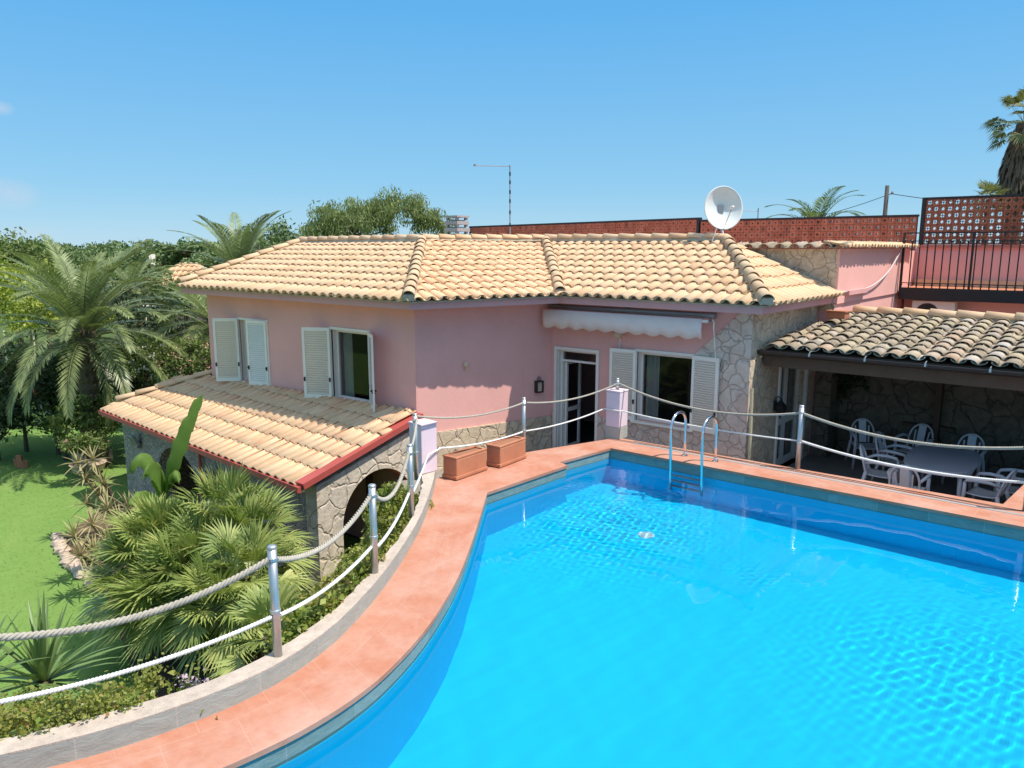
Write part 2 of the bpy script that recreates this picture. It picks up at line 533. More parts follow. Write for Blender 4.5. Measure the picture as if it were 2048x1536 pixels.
def deck_mat():
    """terracotta paving: tile joints from the UVs, lime bloom and wear"""
    m, nt, bs = new_mat('terracotta_paving')
    uv = coord(nt, 'UV')
    co = coord(nt)
    br = nd(nt, 'ShaderNodeTexBrick', {'offset': 0.5}, Scale=1.0)
    br.inputs['Brick Width'].default_value = 0.50
    br.inputs['Row Height'].default_value = 0.45
    br.inputs['Mortar Size'].default_value = 0.004
    br.inputs['Mortar Smooth'].default_value = 0.3
    br.inputs['Color1'].default_value = (0.45, 0.175, 0.105, 1)
    br.inputs['Color2'].default_value = (0.47, 0.195, 0.12, 1)
    br.inputs['Mortar'].default_value = (0.52, 0.285, 0.205, 1)
    nt.links.new(uv, br.inputs['Vector'])
    n1 = noise(nt, 1.6, 7, 0.65, co, 0.4)
    f = ramp(nt, n1, [(0.40, (0, 0, 0)), (0.66, (0.9,) * 3)])
    c = mix(nt, f, br.outputs[0], (0.55, 0.34, 0.27))
    n2 = noise(nt, 11, 6, 0.7, co)
    c = mix(nt, 0.35, c, ramp(nt, n2, [(0.3, (0.36, 0.13, 0.075)), (0.7, (0.52, 0.26, 0.17))]))
    n3 = noise(nt, 60, 3, 0.6, co)
    c = mix(nt, ramp(nt, n3, [(0.66, (0, 0, 0)), (0.74, (0.55,) * 3)]), c, (0.22, 0.10, 0.06))
    n5 = noise(nt, 0.9, 7, 0.75, mapping(nt, uv, (0.6, 2.2, 1.0)), 0.8)
    c = mix(nt, ramp(nt, n5, [(0.5, (0, 0, 0)), (0.72, (0.34,) * 3)]), c, (0.58, 0.41, 0.34))
    n6 = noise(nt, 2.3, 6, 0.7, co, 0.5)
    c = mix(nt, ramp(nt, n6, [(0.56, (0, 0, 0)), (0.72, (0.4,) * 3)]), c, (0.33, 0.125, 0.075))
    nt.links.new(c, bs.inputs['Base Color'])
    bs.inputs['Roughness'].default_value = 0.75
    bs.inputs['Specular IOR Level'].default_value = 0.25
    h = math_n(nt, 'SUBTRACT', math_n(nt, 'MULTIPLY', n2, 0.4), br.outputs['Fac'])
    bump(nt, bs, h, 0.25, 0.006)
    return m


M['deck'] = deck_mat()


def slate_mat(name, a, b, joint):
    m, nt, bs = new_mat(name)
    uv = coord(nt, 'UV')
    co = coord(nt)
    br = nd(nt, 'ShaderNodeTexBrick', {'offset': 0.0}, Scale=1.0)
    br.inputs['Brick Width'].default_value = 0.60
    br.inputs['Row Height'].default_value = 2.0
    br.inputs['Mortar Size'].default_value = 0.006
    br.inputs['Color1'].default_value = c4(a)
    br.inputs['Color2'].default_value = c4(b)
    br.inputs['Mortar'].default_value = c4(joint)
    nt.links.new(uv, br.inputs['Vector'])
    mp = mapping(nt, co, (3.0, 3.0, 7.0))
    n1 = noise(nt, 1.6, 7, 0.7, mp, 0.6)
    c = mix(nt, 0.4, br.outputs[0], ramp(nt, n1, [(0.3, tuple(q * .75 for q in a)), (0.7, tuple(min(1, q * 1.2) for q in b))]))
    nt.links.new(c, bs.inputs['Base Color'])
    bs.inputs['Roughness'].default_value = 0.7
    bump(nt, bs, n1, 0.5, 0.02)
    return m


M['slate'] = slate_mat('grey_slate', (0.315, 0.335, 0.305), (0.37, 0.385, 0.35), (0.44, 0.43, 0.38))
M['slate_wet'] = slate_mat('pool_slate', (0.13, 0.20, 0.19), (0.22, 0.30, 0.29), (0.30, 0.33, 0.31))
M['coping_stone'] = varied('pale_rendered_coping', (0.50, 0.415, 0.345), 0.3, 16, 0.9, 70, 0.7, 0.15, 0.0, 1.4)


def liner_mat():
    m, nt, bs = new_mat('blue_pool_liner')
    co = coord(nt)
    n1 = noise(nt, 0.5, 4, 0.6, co)
    n2 = noise(nt, 3.0, 5, 0.6, co)
    c = mix(nt, 0.4, ramp(nt, n1, [(0.3, (0.002, 0.545, 0.90)), (0.7, (0.002, 0.59, 0.92))]), ramp(nt, n2, [(0.3, (0.002, 0.545, 0.90)), (0.7, (0.002, 0.59, 0.92))]))
    nt.links.new(c, bs.inputs['Base Color'])
    bs.inputs['Roughness'].default_value = 0.8
    bs.inputs['Specular IOR Level'].default_value = 0.1
    return m


M['liner'] = liner_mat()


def water_mat():
    m, nt, bs = new_mat('pool_water')
    nt.nodes.remove(bs)
    g = nd(nt, 'ShaderNodeBsdfGlass', Roughness=0.0, IOR=1.333)
    g.inputs['Color'].default_value = (0.97, 0.99, 1.0, 1)
    nt.links.new(g.outputs[0], nt.nodes['Material Output'].inputs['Surface'])
    return m


M['water'] = water_mat()


def lawn_mat():
    m, nt, bs = new_mat('mown_lawn')
    co = coord(nt)
    n1 = noise(nt, 0.55, 6, 0.65, co, 0.6)
    n2 = noise(nt, 5, 5, 0.7, co)
    n3 = noise(nt, 90, 3, 0.6, co)
    c = ramp(nt, n1, [(0.3, (0.15, 0.275, 0.06)), (0.55, (0.195, 0.325, 0.075)), (0.72, (0.265, 0.345, 0.105)), (0.85, (0.33, 0.34, 0.14))])
    c = mix(nt, 0.4, c, ramp(nt, n2, [(0.3, (0.13, 0.245, 0.05)), (0.7, (0.235, 0.345, 0.09))]))
    c = mix(nt, 0.35, c, ramp(nt, n3, [(0.35, (0.12, 0.22, 0.048)), (0.65, (0.245, 0.36, 0.095))]))
    nt.links.new(c, bs.inputs['Base Color'])
    bs.inputs['Roughness'].default_value = 0.9
    bs.inputs['Specular IOR Level'].default_value = 0.15
    bump(nt, bs, n3, 0.6, 0.04)
    return m


M['lawn'] = lawn_mat()
M['field'] = varied('far_ground', (0.075, 0.11, 0.035), 0.4, 0.05, 0.95, 0.4, 0.0, 0.1, 0.0, 0.01)

# ------------------------------------------------------------------ camera, light, sky
cam = bpy.data.cameras.new('camera')
cam.sensor_width = 36.0
cam.lens = FPX / 2048 * 36.0
cam.clip_start, cam.clip_end = 0.05, 9000
co_ = bpy.data.objects.new('camera', cam)
COL.objects.link(co_)
co_.location = (0, 0, CAMH)
rot = Matrix((CR, CU, -CD)).transposed()
co_.rotation_euler = rot.to_euler()
SC.camera = co_
SC.render.resolution_x, SC.render.resolution_y = 1024, 768

SUN = Vector((0.79, 0.29, 1.60)).normalized()
sd = bpy.data.lights.new('sun', 'SUN')
sd.energy = 3.7
sd.angle = rad(0.55)
sd.color = (1.0, 0.94, 0.84)
so = bpy.data.objects.new('sun', sd)
COL.objects.link(so)
so.location = (20, 10, 40)
so.rotation_euler = SUN.to_track_quat('Z', 'Y').to_euler()
sd.cycles.is_caustics_light = True

W = bpy.data.worlds.new('World')
SC.world = W
W.use_nodes = True
wt = W.node_tree
bg = wt.nodes['Background']
sky = wt.nodes.new('ShaderNodeTexSky')
sky.sky_type = 'NISHITA'
sky.sun_disc = False
sky.sun_elevation = math.asin(SUN.z)
sky.sun_rotation = math.atan2(SUN.x, SUN.y)
sky.altitude = 30
sky.air_density = 1.0
sky.dust_density = 0.0
sky.ozone_density = 3.0
# a few thin fair-weather clouds low over the horizon
tc = wt.nodes.new('ShaderNodeTexCoord')
sx = wt.nodes.new('ShaderNodeSeparateXYZ')
wt.links.new(tc.outputs['Generated'], sx.inputs[0])
mp = mapping(wt, tc.outputs['Generated'], (5, 5, 16))
cn = noise(wt, 1.1, 6, 0.55, mp, 0.3)
lo = math_n(wt, 'SUBTRACT', 1.0, math_n(wt, 'MULTIPLY', math_n(wt, 'ABSOLUTE', math_n(wt, 'SUBTRACT', sx.outputs[2], 0.06)), 11.0), True)
west = math_n(wt, 'MULTIPLY', math_n(wt, 'SUBTRACT', math_n(wt, 'MULTIPLY', sx.outputs[0], -1.0), 0.93), 25.0, True)
cf = math_n(wt, 'MULTIPLY', math_n(wt, 'MULTIPLY', ramp(wt, cn, [(0.50, (0, 0, 0)), (0.66, (1, 1, 1))]), lo), west)
cf = math_n(wt, 'MULTIPLY', cf, 0.3)
cn2 = noise(wt, 14, 6, 0.6, tc.outputs['Generated'], 0.4)
for cdir, srad, amt in (((-0.9485, 0.3118, 0.0563), .030, .7), ((-0.9398, 0.3105, 0.143), .013, .6), ((-0.9457, 0.3246, 0.0155), .034, .5)):
    dv = wt.nodes.new('ShaderNodeVectorMath'); dv.operation = 'SUBTRACT'
    wt.links.new(tc.outputs['Generated'], dv.inputs[0]); dv.inputs[1].default_value = cdir
    sv = wt.nodes.new('ShaderNodeVectorMath'); sv.operation = 'MULTIPLY'
    wt.links.new(dv.outputs[0], sv.inputs[0]); sv.inputs[1].default_value = (1.0, 1.0, 1.6 if srad < .033 else 4.0)
    lv = wt.nodes.new('ShaderNodeVectorMath'); lv.operation = 'LENGTH'
    wt.links.new(sv.outputs[0], lv.inputs[0])
    g_ = math_n(wt, 'SUBTRACT', 1.0, math_n(wt, 'DIVIDE', lv.outputs['Value'], srad), True)
    g_ = math_n(wt, 'MULTIPLY', math_n(wt, 'POWER', g_, 0.8), math_n(wt, 'MULTIPLY', ramp(wt, cn2, [(0.3, (.35,) * 3), (0.62, (1, 1, 1))]), amt))
    cf = math_n(wt, 'MAXIMUM', cf, g_)
# sky colour by height over the physical sky; unseen overhead part brightened as fill
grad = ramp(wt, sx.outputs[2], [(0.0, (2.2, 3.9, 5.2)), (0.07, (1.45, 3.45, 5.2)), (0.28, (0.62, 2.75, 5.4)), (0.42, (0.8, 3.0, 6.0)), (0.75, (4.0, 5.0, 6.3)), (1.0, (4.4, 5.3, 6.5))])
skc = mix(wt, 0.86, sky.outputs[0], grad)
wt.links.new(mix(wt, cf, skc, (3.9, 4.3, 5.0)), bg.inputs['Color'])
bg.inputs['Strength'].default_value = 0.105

vs_ = SC.view_settings
vs_.view_transform = 'Standard'
vs_.look = 'None'
vs_.exposure = 0.63
vs_.gamma = 1.0
SC.cycles.max_bounces = 10
SC.cycles.transparent_max_bounces = 12
SC.cycles.transmission_bounces = 8
SC.cycles.caustics_refractive = True
SC.cycles.caustics_reflective = False
SC.cycles.blur_glossy = 0.5
SC.cycles.sample_clamp_indirect = 6.0
SC.cycles.use_denoising = True

# ------------------------------------------------------------------ ground
LAWN_Z = -2.6
b = MB()
n = 96
ring = [(3500 * math.cos(2 * math.pi * k / n) - 0, 3500 * math.sin(2 * math.pi * k / n), LAWN_Z - 0.06) for k in range(n)]
b.add(ring, [tuple(range(n))])
tag(b.build('ground', M['field']), kind='structure')
b = MB()
b.add([(-34, -8, LAWN_Z), (-4.0, -8, LAWN_Z), (-4.0, 9.4, LAWN_Z), (-18.4, 9.4, LAWN_Z), (-19.5, 14, LAWN_Z), (-34, 15, LAWN_Z)], [(0, 1, 2, 3, 4, 5)])
tag(b.build('lawn', M['lawn']), kind='structure')

# ------------------------------------------------------------------ pool plan
POOL_C = [(-5.55, 0.15), (-4.95, 0.70), (-4.45, 1.35), (-4.17, 1.95), (-4.065, 2.45), (-4.04, 2.85), (-4.08, 3.28), (-4.18, 3.67),
          (-4.36, 4.15), (-4.60, 4.64), (-4.92, 5.20), (-5.38, 5.89), (-5.88, 6.60), (-6.41, 7.34)]
FOOT_C = [(-6.1, 0.35), (-5.55, 0.72), (-5.18, 1.10), (-4.95, 1.50), (-4.77, 1.97), (-4.66, 2.50), (-4.655, 2.95), (-4.75, 3.40), (-4.93, 3.87),
          (-5.36, 4.68), (-6.04, 5.72), (-6.74, 6.62), (-7.38, 7.36)]
OUT_C = [(-6.25, 0.52), (-5.72, 0.88), (-5.33, 1.22), (-5.12, 1.57), (-4.97, 2.00), (-4.84, 2.48), (-4.83, 2.95), (-4.93, 3.46), (-5.13, 3.98),
         (-5.60, 4.86), (-6.27, 5.88), (-7.0, 6.72), (-7.62, 7.30)]


def resample(pts, n):
    """smooth curve through the points, n samples at even arc length"""
    P = [Vector((p[0], p[1], p[2] if len(p) > 2 else 0)) for p in pts]
    d = []
    for i in range(len(P) - 1):
        p0, p1, p2, p3 = P[max(0, i - 1)], P[i], P[i + 1], P[min(len(P) - 1, i + 2)]
        for k in range(12):
            t = k / 12
            d.append(0.5 * ((2 * p1) + (p2 - p0) * t + (2 * p0 - 5 * p1 + 4 * p2 - p3) * t * t + (3 * p1 - p0 - 3 * p2 + p3) * t ** 3))
    d.append(P[-1])
    L = [0.0]
    for i in range(1, len(d)):
        L.append(L[-1] + (d[i] - d[i - 1]).length)
    out = []
    j = 0
    for k in range(n):
        s = L[-1] * k / (n - 1)
        while j < len(L) - 2 and L[j + 1] < s:
            j += 1
        t = (s - L[j]) / max(1e-9, L[j + 1] - L[j])
        out.append(d[j].lerp(d[j + 1], min(1, t)))
    return out, L[-1]


NC = 72
PC, LP = resample(POOL_C, NC)
FC, LF = resample(FOOT_C, NC)
OC, LO = resample(OUT_C, NC)
REST = [(-6.33, 9.07), (-6.52, 9.13), (-6.36, 10.33), (5.0, 10.33), (5.0, 0.15)]
OUTLINE = [(p.x, p.y) for p in PC] + REST           # counter-clockwise? see below


def poly_area(pl):
    return sum(pl[i][0] * pl[(i + 1) % len(pl)][1] - pl[(i + 1) % len(pl)][0] * pl[i][1] for i in range(len(pl))) / 2


def offset_poly(pl, d):
    """push a closed outline outwards by d"""
    sgn = 1 if poly_area(pl) > 0 else -1
    out = []
    n = len(pl)
    for i in range(n):
        a, p, c = Vector(pl[i - 1]), Vector(pl[i]), Vector(pl[(i + 1) % n])
        e1, e2 = (p - a).normalized(), (c - p).normalized()
        n1, n2 = Vector((e1.y, -e1.x)) * sgn, Vector((e2.y, -e2.x)) * sgn
        m = (n1 + n2)
        m.normalize()
        k = d / max(0.35, m.dot(n1))
        out.append((p.x + m.x * k, p.y + m.y * k))
    return out


WALLO = offset_poly(OUTLINE, 0.018)
WATER_Z, POOL_Z, BAND_Z = -0.165, -1.35, -0.21


def wall_strip(pl, z0, z1, mat, name):
    b = MB()
    b.uv = []
    s = 0.0
    n = len(pl)
    for i in range(n):
        p, q = pl[i], pl[(i + 1) % n]
        l = math.hypot(q[0] - p[0], q[1] - p[1])
        k = len(b.v)
        b.add([(p[0], p[1], z0), (q[0], q[1], z0), (q[0], q[1], z1), (p[0], p[1], z1)], [(k - k + 0, 1, 2, 3)])
        b.uv += [(s, z0), (s + l, z0), (s + l, z1), (s, z1)]
        s += l
    return b.build(name, mat)


band = tag(wall_strip(WALLO, BAND_Z, -0.035, M['slate_wet'], 'waterline_tiles'), kind='structure')
b = MB()
nW = len(WALLO)
W2 = offset_poly(OUTLINE, 0.010)
from mathutils.geometry import tessellate_polygon
tri_ = [tuple(t) for t in tessellate_polygon([[Vector((p[0], p[1], 0)) for p in W2]])]
b.add([(p[0], p[1], POOL_Z) for p in W2] + [(p[0], p[1], BAND_Z) for p in W2] + [(p[0], p[1], BAND_Z) for p in WALLO],
      [(i, (i + 1) % nW, nW + (i + 1) % nW, nW + i) for i in range(nW)] +
      [(nW + i, nW + (i + 1) % nW, 2 * nW + (i + 1) % nW, 2 * nW + i) for i in range(nW)] + tri_)
basin = tag(b.build('pool_basin', M['liner']), kind='structure')

# water surface: ring waves from the inlets and a light breeze
step = 0.025
xs = np.arange(-6.7, 5.1, step)
ys = np.arange(0.0, 10.5, step)
GX, GY = np.meshgrid(xs, ys)


def inside(px, py, pl):
    res = np.zeros(px.shape, dtype=bool)
    n = len(pl)
    j = n - 1
    for i in range(n):
        xi, yi = pl[i]
        xj, yj = pl[j]
        cond = ((yi > py) != (yj > py)) & (px < (xj - xi) * (py - yi) / (yj - yi + 1e-12) + xi)
        res ^= cond
        j = i
    return res


def waves(X, Y):
    h = np.zeros_like(X)
    rg = np.random.default_rng(5)
    # (centre, radius of the lively patch, amplitude, wavelength)
    for cx, cy, rr, am, wl in [(-4.95, 8.85, 1.25, 0.00080, 0.095), (-0.25, 7.7, 1.35, 0.00055, 0.105), (-2.76, 8.6, 0.32, 0.0004, 0.08), (-4.6, 3.9, 0.6, 0.0002, 0.12)]:
        d = np.hypot(X - cx, Y - cy)
        env = np.exp(-(d / rr) ** 2)
        for k in range(5):
            ox, oy = cx + rg.normal(0, rr * .32), cy + rg.normal(0, rr * .32)
            d2 = np.hypot(X - ox, Y - oy)
            w = wl * rg.uniform(.75, 1.35)
            h += am * np.exp(-(d2 / (rr * rg.uniform(.6, 1.1))) ** 2) * 0.20 * np.sin(2 * math.pi * d2 / w + 1.3 * np.sin(2.1 * X + 1.3 * Y + k) + 1.1 * np.sin(3.7 * Y - 2.2 * X + 2 * k))
        for k in range(9):
            a = rg.uniform(0, 2 * math.pi)
            w = wl * rg.uniform(0.6, 1.5)
            h += am * env * 0.40 * np.sin(2 * math.pi * (X * math.cos(a) + Y * math.sin(a)) / w + rg.uniform(0, 6.28) + 1.2 * np.sin(1.7 * X * math.sin(a) + 2.3 * Y * math.cos(a)))
    # long faint ripples over the whole pool
    for k in range(14):
        a = rg.uniform(-0.5, 1.1)
        w = rg.uniform(0.16, 0.75)
        h += 0.00009 * (w / 0.3) * np.sin(2 * math.pi * (X * math.cos(a) + Y * math.sin(a)) / w + rg.uniform(0, 6.28) + 1.4 * np.sin(0.9 * X + 0.6 * k) * np.cos(0.8 * Y + k))
    return h


HZ = WATER_Z + waves(GX, GY)
V = np.stack([GX.ravel(), GY.ravel(), HZ.ravel()], 1)
ny, nx = GX.shape
ii, jj = np.meshgrid(np.arange(nx - 1), np.arange(ny - 1))
a = (jj * nx + ii).ravel()
F = np.stack([a, a + 1, a + 1 + nx, a + nx], 1)
keep = inside((GX[:-1, :-1] + step / 2).ravel(), (GY[:-1, :-1] + step / 2).ravel(), offset_poly(OUTLINE, 0.06))
F = F[keep]
used = np.unique(F)
remap = np.zeros(len(V), dtype=int)
remap[used] = np.arange(len(used))
water = tag(np_mesh('water', V[used], remap[F], M['water'], smooth=True), kind='structure')
water.cycles.is_caustics_caster = True
basin.cycles.is_caustics_receiver = True
band.cycles.is_caustics_receiver = True

# ------------------------------------------------------------------ deck
b = MB()
b.uv = []


def dq(pts, uvs=None, z=0.0):
    b.add([(p[0], p[1], z) for p in pts], [tuple(range(len(pts)))])
    b.uv += uvs if uvs else [(p[1], p[0]) for p in pts]


for i in range(NC - 1):
    u0, u1 = LP * i / (NC - 1), LP * (i + 1) / (NC - 1)
    w0, w1 = (PC[i] - FC[i]).length, (PC[i + 1] - FC[i + 1]).length
    dq([PC[i], PC[i + 1], FC[i + 1], FC[i]], [(u0, 0), (u1, 0), (u1, w1), (u0, w0)])
e, f = (PC[-1].x, PC[-1].y), (FC[-1].x, FC[-1].y)
dq([e, (-6.33, 9.07), (-7.27, 9.24), f])
dq([(-6.33, 9.07), (-6.52, 9.13), (-6.36, 10.33), (-6.64, 11.0), (-7.27, 9.24)])
dq([(-6.36, 10.33), (5, 10.33), (5, 11.12), (-1.04, 11.12), (-6.64, 11.0)], [(p[0], p[1] - 10.33) for p in [(-6.36, 10.33), (5, 10.33), (5, 11.12), (-1.04, 11.12), (-6.64, 11.0)]])
dq([(5, 11.12), (5, 13.2), (-0.85, 13.2), (-1.04, 11.12)])
dq([(5, 11.12), (5, 0.15), (8, 0.15), (8, 13.2), (5, 13.2)][::1])
# edges of the slabs towards the pool (4 cm nosing) and down the outside
n0 = len(OUTLINE)
for i in range(n0):
    p, q = OUTLINE[i], OUTLINE[(i + 1) % n0]
    b.add([(p[0], p[1], 0), (q[0], q[1], 0), (q[0], q[1], -0.04), (p[0], p[1], -0.04)], [(0, 1, 2, 3)])
    b.uv += [(0.1, 0.1)] * 4
OE = [f, (-7.27, 9.24), (-6.64, 11.0), (-1.04, 11.12), (-0.85, 13.2), (5, 13.2)]
for p, q in zip(OE[:-1], OE[1:]):
    b.add([(p[0], p[1], 0), (q[0], q[1], 0), (q[0], q[1], -1.0), (p[0], p[1], -1.0)], [(0, 1, 2, 3)])
    b.uv += [(0.1, 0.1)] * 4
for i in range(len(PC) + 4):        # underside lip
    p, q = OUTLINE[i], OUTLINE[i + 1]
    p2, q2 = WALLO[i], WALLO[i + 1]
    b.add([(p[0], p[1], -0.04), (q[0], q[1], -0.04), (q2[0], q2[1], -0.04), (p2[0], p2[1], -0.04)], [(0, 1, 2, 3)])
    b.uv += [(0.1, 0.1)] * 4
tag(b.build('pool_deck', M['deck']), kind='structure')
b = MB()
b.prism([(-6.25, 10.80), (4.9, 10.71), (4.9, 10.765), (-6.25, 10.865)], 0.0, 0.004)
tag(b.build('drain_strip', M['grey_concrete']), kind='structure')
b = MB()
b.prism([(-6.3, 10.945), (4.9, 10.965), (4.9, 10.985), (-6.3, 10.962)], 0.0, 0.004)
tag(b.build('paving_joint', M['wood']), kind='structure')

# terrace one step below the deck: passage and veranda floor
b = MB()
b.prism([(-9.95, 8.7), (-7.4, 8.6), (-7.29, 9.24), (-6.66, 11.02), (-1.06, 11.15), (-0.87, 13.22), (6, 13.22), (6, 22), (-9.95, 22)], -2.7, -0.95)
tag(b.build('terrace_floor', M['paving']), kind='structure')

# ------------------------------------------------------------------ low curved wall round the deck
lw = thing('low_wall', 'low curved grey slate wall with pale rendered top edging the terracotta pool deck', 'garden wall', (-5.0, 3.0, 0))
b = MB(); b.uv = []
for i in range(NC - 1):
    s0, s1 = LF * i / (NC - 1), LF * (i + 1) / (NC - 1)
    b.add([(FC[i].x, FC[i].y, 0), (FC[i + 1].x, FC[i + 1].y, 0), (FC[i + 1].x, FC[i + 1].y, 0.155), (FC[i].x, FC[i].y, 0.155)], [(3, 2, 1, 0)])
    b.uv += [(s0, 0), (s1, 0), (s1, .155), (s0, .155)]
b.build('slate_facing', M['slate'], lw)
b = MB()
jr = random.Random(3)
top = []
for i in range(NC):
    j1, j2 = jr.uniform(-.004, .004), jr.uniform(-.012, .012)
    top.append(((FC[i].x + j1 * .3, FC[i].y + j1 * .3, 0.16 + j1 * .5), (OC[i].x + j2, OC[i].y + j2, 0.155 + j2 * .4)))
for i in range(NC - 1):
    (a0, a1), (c0, c1) = top[i], top[i + 1]
    b.add([a0, c0, c1, a1], [(3, 2, 1, 0)])
    b.add([a0, c0, (c0[0], c0[1], .15), (a0[0], a0[1], .15)], [(0, 1, 2, 3)])
b.build('coping', M['coping_stone'], lw)
b = MB()
for i in range(NC - 1):
    c0, c1 = top[i][1], top[i + 1][1]
    b.add([c0, c1, (c1[0], c1[1], -2.75), (c0[0], c0[1], -2.75)], [(0, 1, 2, 3)])
b.add([top[-1][0], top[-1][1], (top[-1][1][0], top[-1][1][1], -2.75), (top[-1][0][0], top[-1][0][1], -2.75)], [(0, 1, 2, 3)])
b.build('outer_face', M['stone_porch'], lw)

# ------------------------------------------------------------------ pillars
def pillar(x, y, z, w, h, label, base_h=0.0, rz=0.0):
    t = thing('pillar', label, 'pillar', (x, y, z), rz, 'pink pillars on the pool deck')
    b = MB()
    b.box((0, 0, base_h + (h - base_h - 0.03) / 2), (w, w, h - base_h - 0.03))
    b.build('shaft', M['pink_light'], t, world=False, bevel=0.012)
    b = MB()
    b.box((0, 0, h - 0.015), (w + 0.012, w + 0.012, 0.03))
    b.build('cap', M['pink_light'], t, world=False, bevel=0.008)
    if base_h:
        b = MB()
        b.box((0, 0, base_h / 2), (w + 0.004, w + 0.004, base_h))
        b.build('plinth', M['slate'], t, world=False)
    return t


pillar(-7.40, 7.14, 0.16, 0.27, 0.70, 'pale pink pillar at the end of the curved wall beside the planters', 0, rad(-6))
pillar(-6.68, 11.02, 0.0, 0.27, 0.83, 'pale pink pillar with slate plinth at the corner of the deck before the louvred window', 0.2, 0)

# ------------------------------------------------------------------ posts and ropes
def post(x, y, z, h, label, first=None, r=0.034):
    t = thing('rail_post', label, 'post', (x, y, z), random.uniform(0, 6), 'steel rope posts round the pool deck')
    b = MB()
    b.tube([(0, 0, 0.0), (0, 0, h - 0.012)], r, 16)
    b.build('tube', M['galv'], t, smooth=False, world=False)
    for p in t.children:
        p.data.polygons.foreach_set('use_smooth', [len(f.vertices) == 4 for f in p.data.polygons])
    b = MB()
    b.lathe([(r + .002, h - .02), (r + .003, h - .006), (r * .8, h + .004), (0.004, h + .006)], n=16)
    b.build('cap', M['galv'], t, smooth=True, world=False)
    for zz in (h - 0.10, h * 0.42):
        b = MB()
        b.lathe([(r + .003, zz - .012), (r + .007, zz - .01), (r + .007, zz + .01), (r + .003, zz + .012)], n=16)
        b.build('rope_clamp', M['galv'], t, world=False)
    return Vector((x, y, z))


P1 = post(-4.75, 3.02, .155, .88, 'tall steel post on the curved wall nearest the viewer, in front of the fan palms')
P2 = post(-5.335, 4.48, .155, .872, 'steel post on the curved wall in front of the stone arch')
P3 = post(-6.23, 5.80, .155, .845, 'steel post on the curved wall in front of the pink pillar')
P4 = post(-7.19, 6.80, .155, .90, 'steel post touching the pink pillar at the end of the curved wall', r=.03)
P5 = post(-7.24, 9.17, 0.0, .90, 'steel post between the terracotta planters and the glazed door', r=.03)
P6 = post(-6.68, 11.02, .83, .19, 'short steel stub on top of the pink corner pillar', r=.03)
P7 = post(-3.60, 11.05, 0.0, .95, 'steel post on the deck edge in front of the dark veranda', r=.034)
P8 = post(-0.79, 10.98, 0.0, .95, 'steel post by the right-hand edge of the photo at the rope end', r=.034)


def sag_path(a, c, sag, n=30, extra=()):
    a, c = Vector(a), Vector(c)
    return [a.lerp(c, k / n) + Vector((0, 0, -4 * sag * (k / n) * (1 - k / n))) for k in range(n + 1)]


def rope(path, R, pitch, label, group, mat, name='rope', n=6, name_part=None):
    """three strands twisted round each other"""
    P = [Vector(p) for p in path]
    L = [0.0]
    for i in range(1, len(P)):
        L.append(L[-1] + (P[i] - P[i - 1]).length)
    m = max(8, int(L[-1] / (pitch / 7)))
    pts, j = [], 0
    for k in range(m + 1):
        s = L[-1] * k / m
        while j < len(L) - 2 and L[j + 1] < s:
            j += 1
        pts.append(P[j].lerp(P[j + 1], (s - L[j]) / max(1e-9, L[j + 1] - L[j])))
    pts = np.array([tuple(p) for p in pts])
    T = np.gradient(pts, axis=0)
    T /= np.linalg.norm(T, axis=1)[:, None]
    up = np.array([0, 0, 1.0])
    if abs(T[:, 2]).max() > 0.95:
        up = np.array([1.0, 0.2, 0])
    S = np.cross(T, up)
    S /= np.linalg.norm(S, axis=1)[:, None]
    U = np.cross(S, T)
    q = QB()
    s = np.linspace(0, L[-1], m + 1)
    ang = 2 * np.pi * np.arange(n) / n
    for st in range(3):
        ph = 2 * np.pi * (s / pitch + st / 3)
        c = pts + (S * np.cos(ph)[:, None] + U * np.sin(ph)[:, None]) * R * 0.50
        V = c[:, None, :] + (S[:, None, :] * np.cos(ang)[None, :, None] + U[:, None, :] * np.sin(ang)[None, :, None]) * R * 0.56
        i, k = np.meshgrid(np.arange(m), np.arange(n), indexing='ij')
        F = np.stack([i * n + k, i * n + (k + 1) % n, (i + 1) * n + (k + 1) % n, (i + 1) * n + k], -1).reshape(-1, 4)
        q.add(V.reshape(-1, 3), F)
    o = q.build(name, mat, smooth=True)
    return tag(o, label, 'rope', group)


GU, GL_ = 'upper grey ropes between the posts', 'lower white ropes between the posts'


def at(p, h, dx=0, dy=0):
    return Vector((p.x + dx, p.y + dy, p.z + h))


P0 = Vector((-5.2, 1.15, .155))
hu, hl = .78, .27
rope(sag_path(at(P0, hu, 0, .0), at(P1, hu, 0, -.035), .17), .0245, .10, 'thick grey rope leaving the nearest post to the left over the lawn', GU, M['rope_grey'])
rope(sag_path(at(P1, hu - .02, -.01, .035), at(P2, hu - .02, .0, -.035), .16), .0235, .10, 'thick sagging grey rope between the nearest post and the post by the arch', GU, M['rope_grey'])
rope(sag_path(at(P2, hu - .03, -.0, .035), at(P3, hu - .03, .01, -.035), .21), .022, .10, 'thick drooping grey rope from the arch post to the post before the pink pillar', GU, M['rope_grey'])
rope(sag_path(at(P3, hu, -.02, .03), at(P4, hu + .06, .03, 0), .06), .017, .08, 'short grey rope span just before the pink pillar of the curved wall', GU, M['rope_grey'])
rope(sag_path(at(P4, .86, 0, .03), at(P5, .82, 0, -.03), .10), .0145, .07, 'thin grey rope in front of the sunlit pink wall', GU, M['rope_grey'])
rope(sag_path(at(P5, .82, 0.02, .03), at(P6, .10, 0, -.03), .10), .0145, .07, 'thin grey rope crossing in front of the glazed door', GU, M['rope_grey'])
rope(sag_path(at(P6, .10, .03, 0), at(P7, .83, -.035, 0), .20), .019, .075, 'cream grey rope sagging in front of the louvred window and the stone corner', GU, M['rope_grey'])
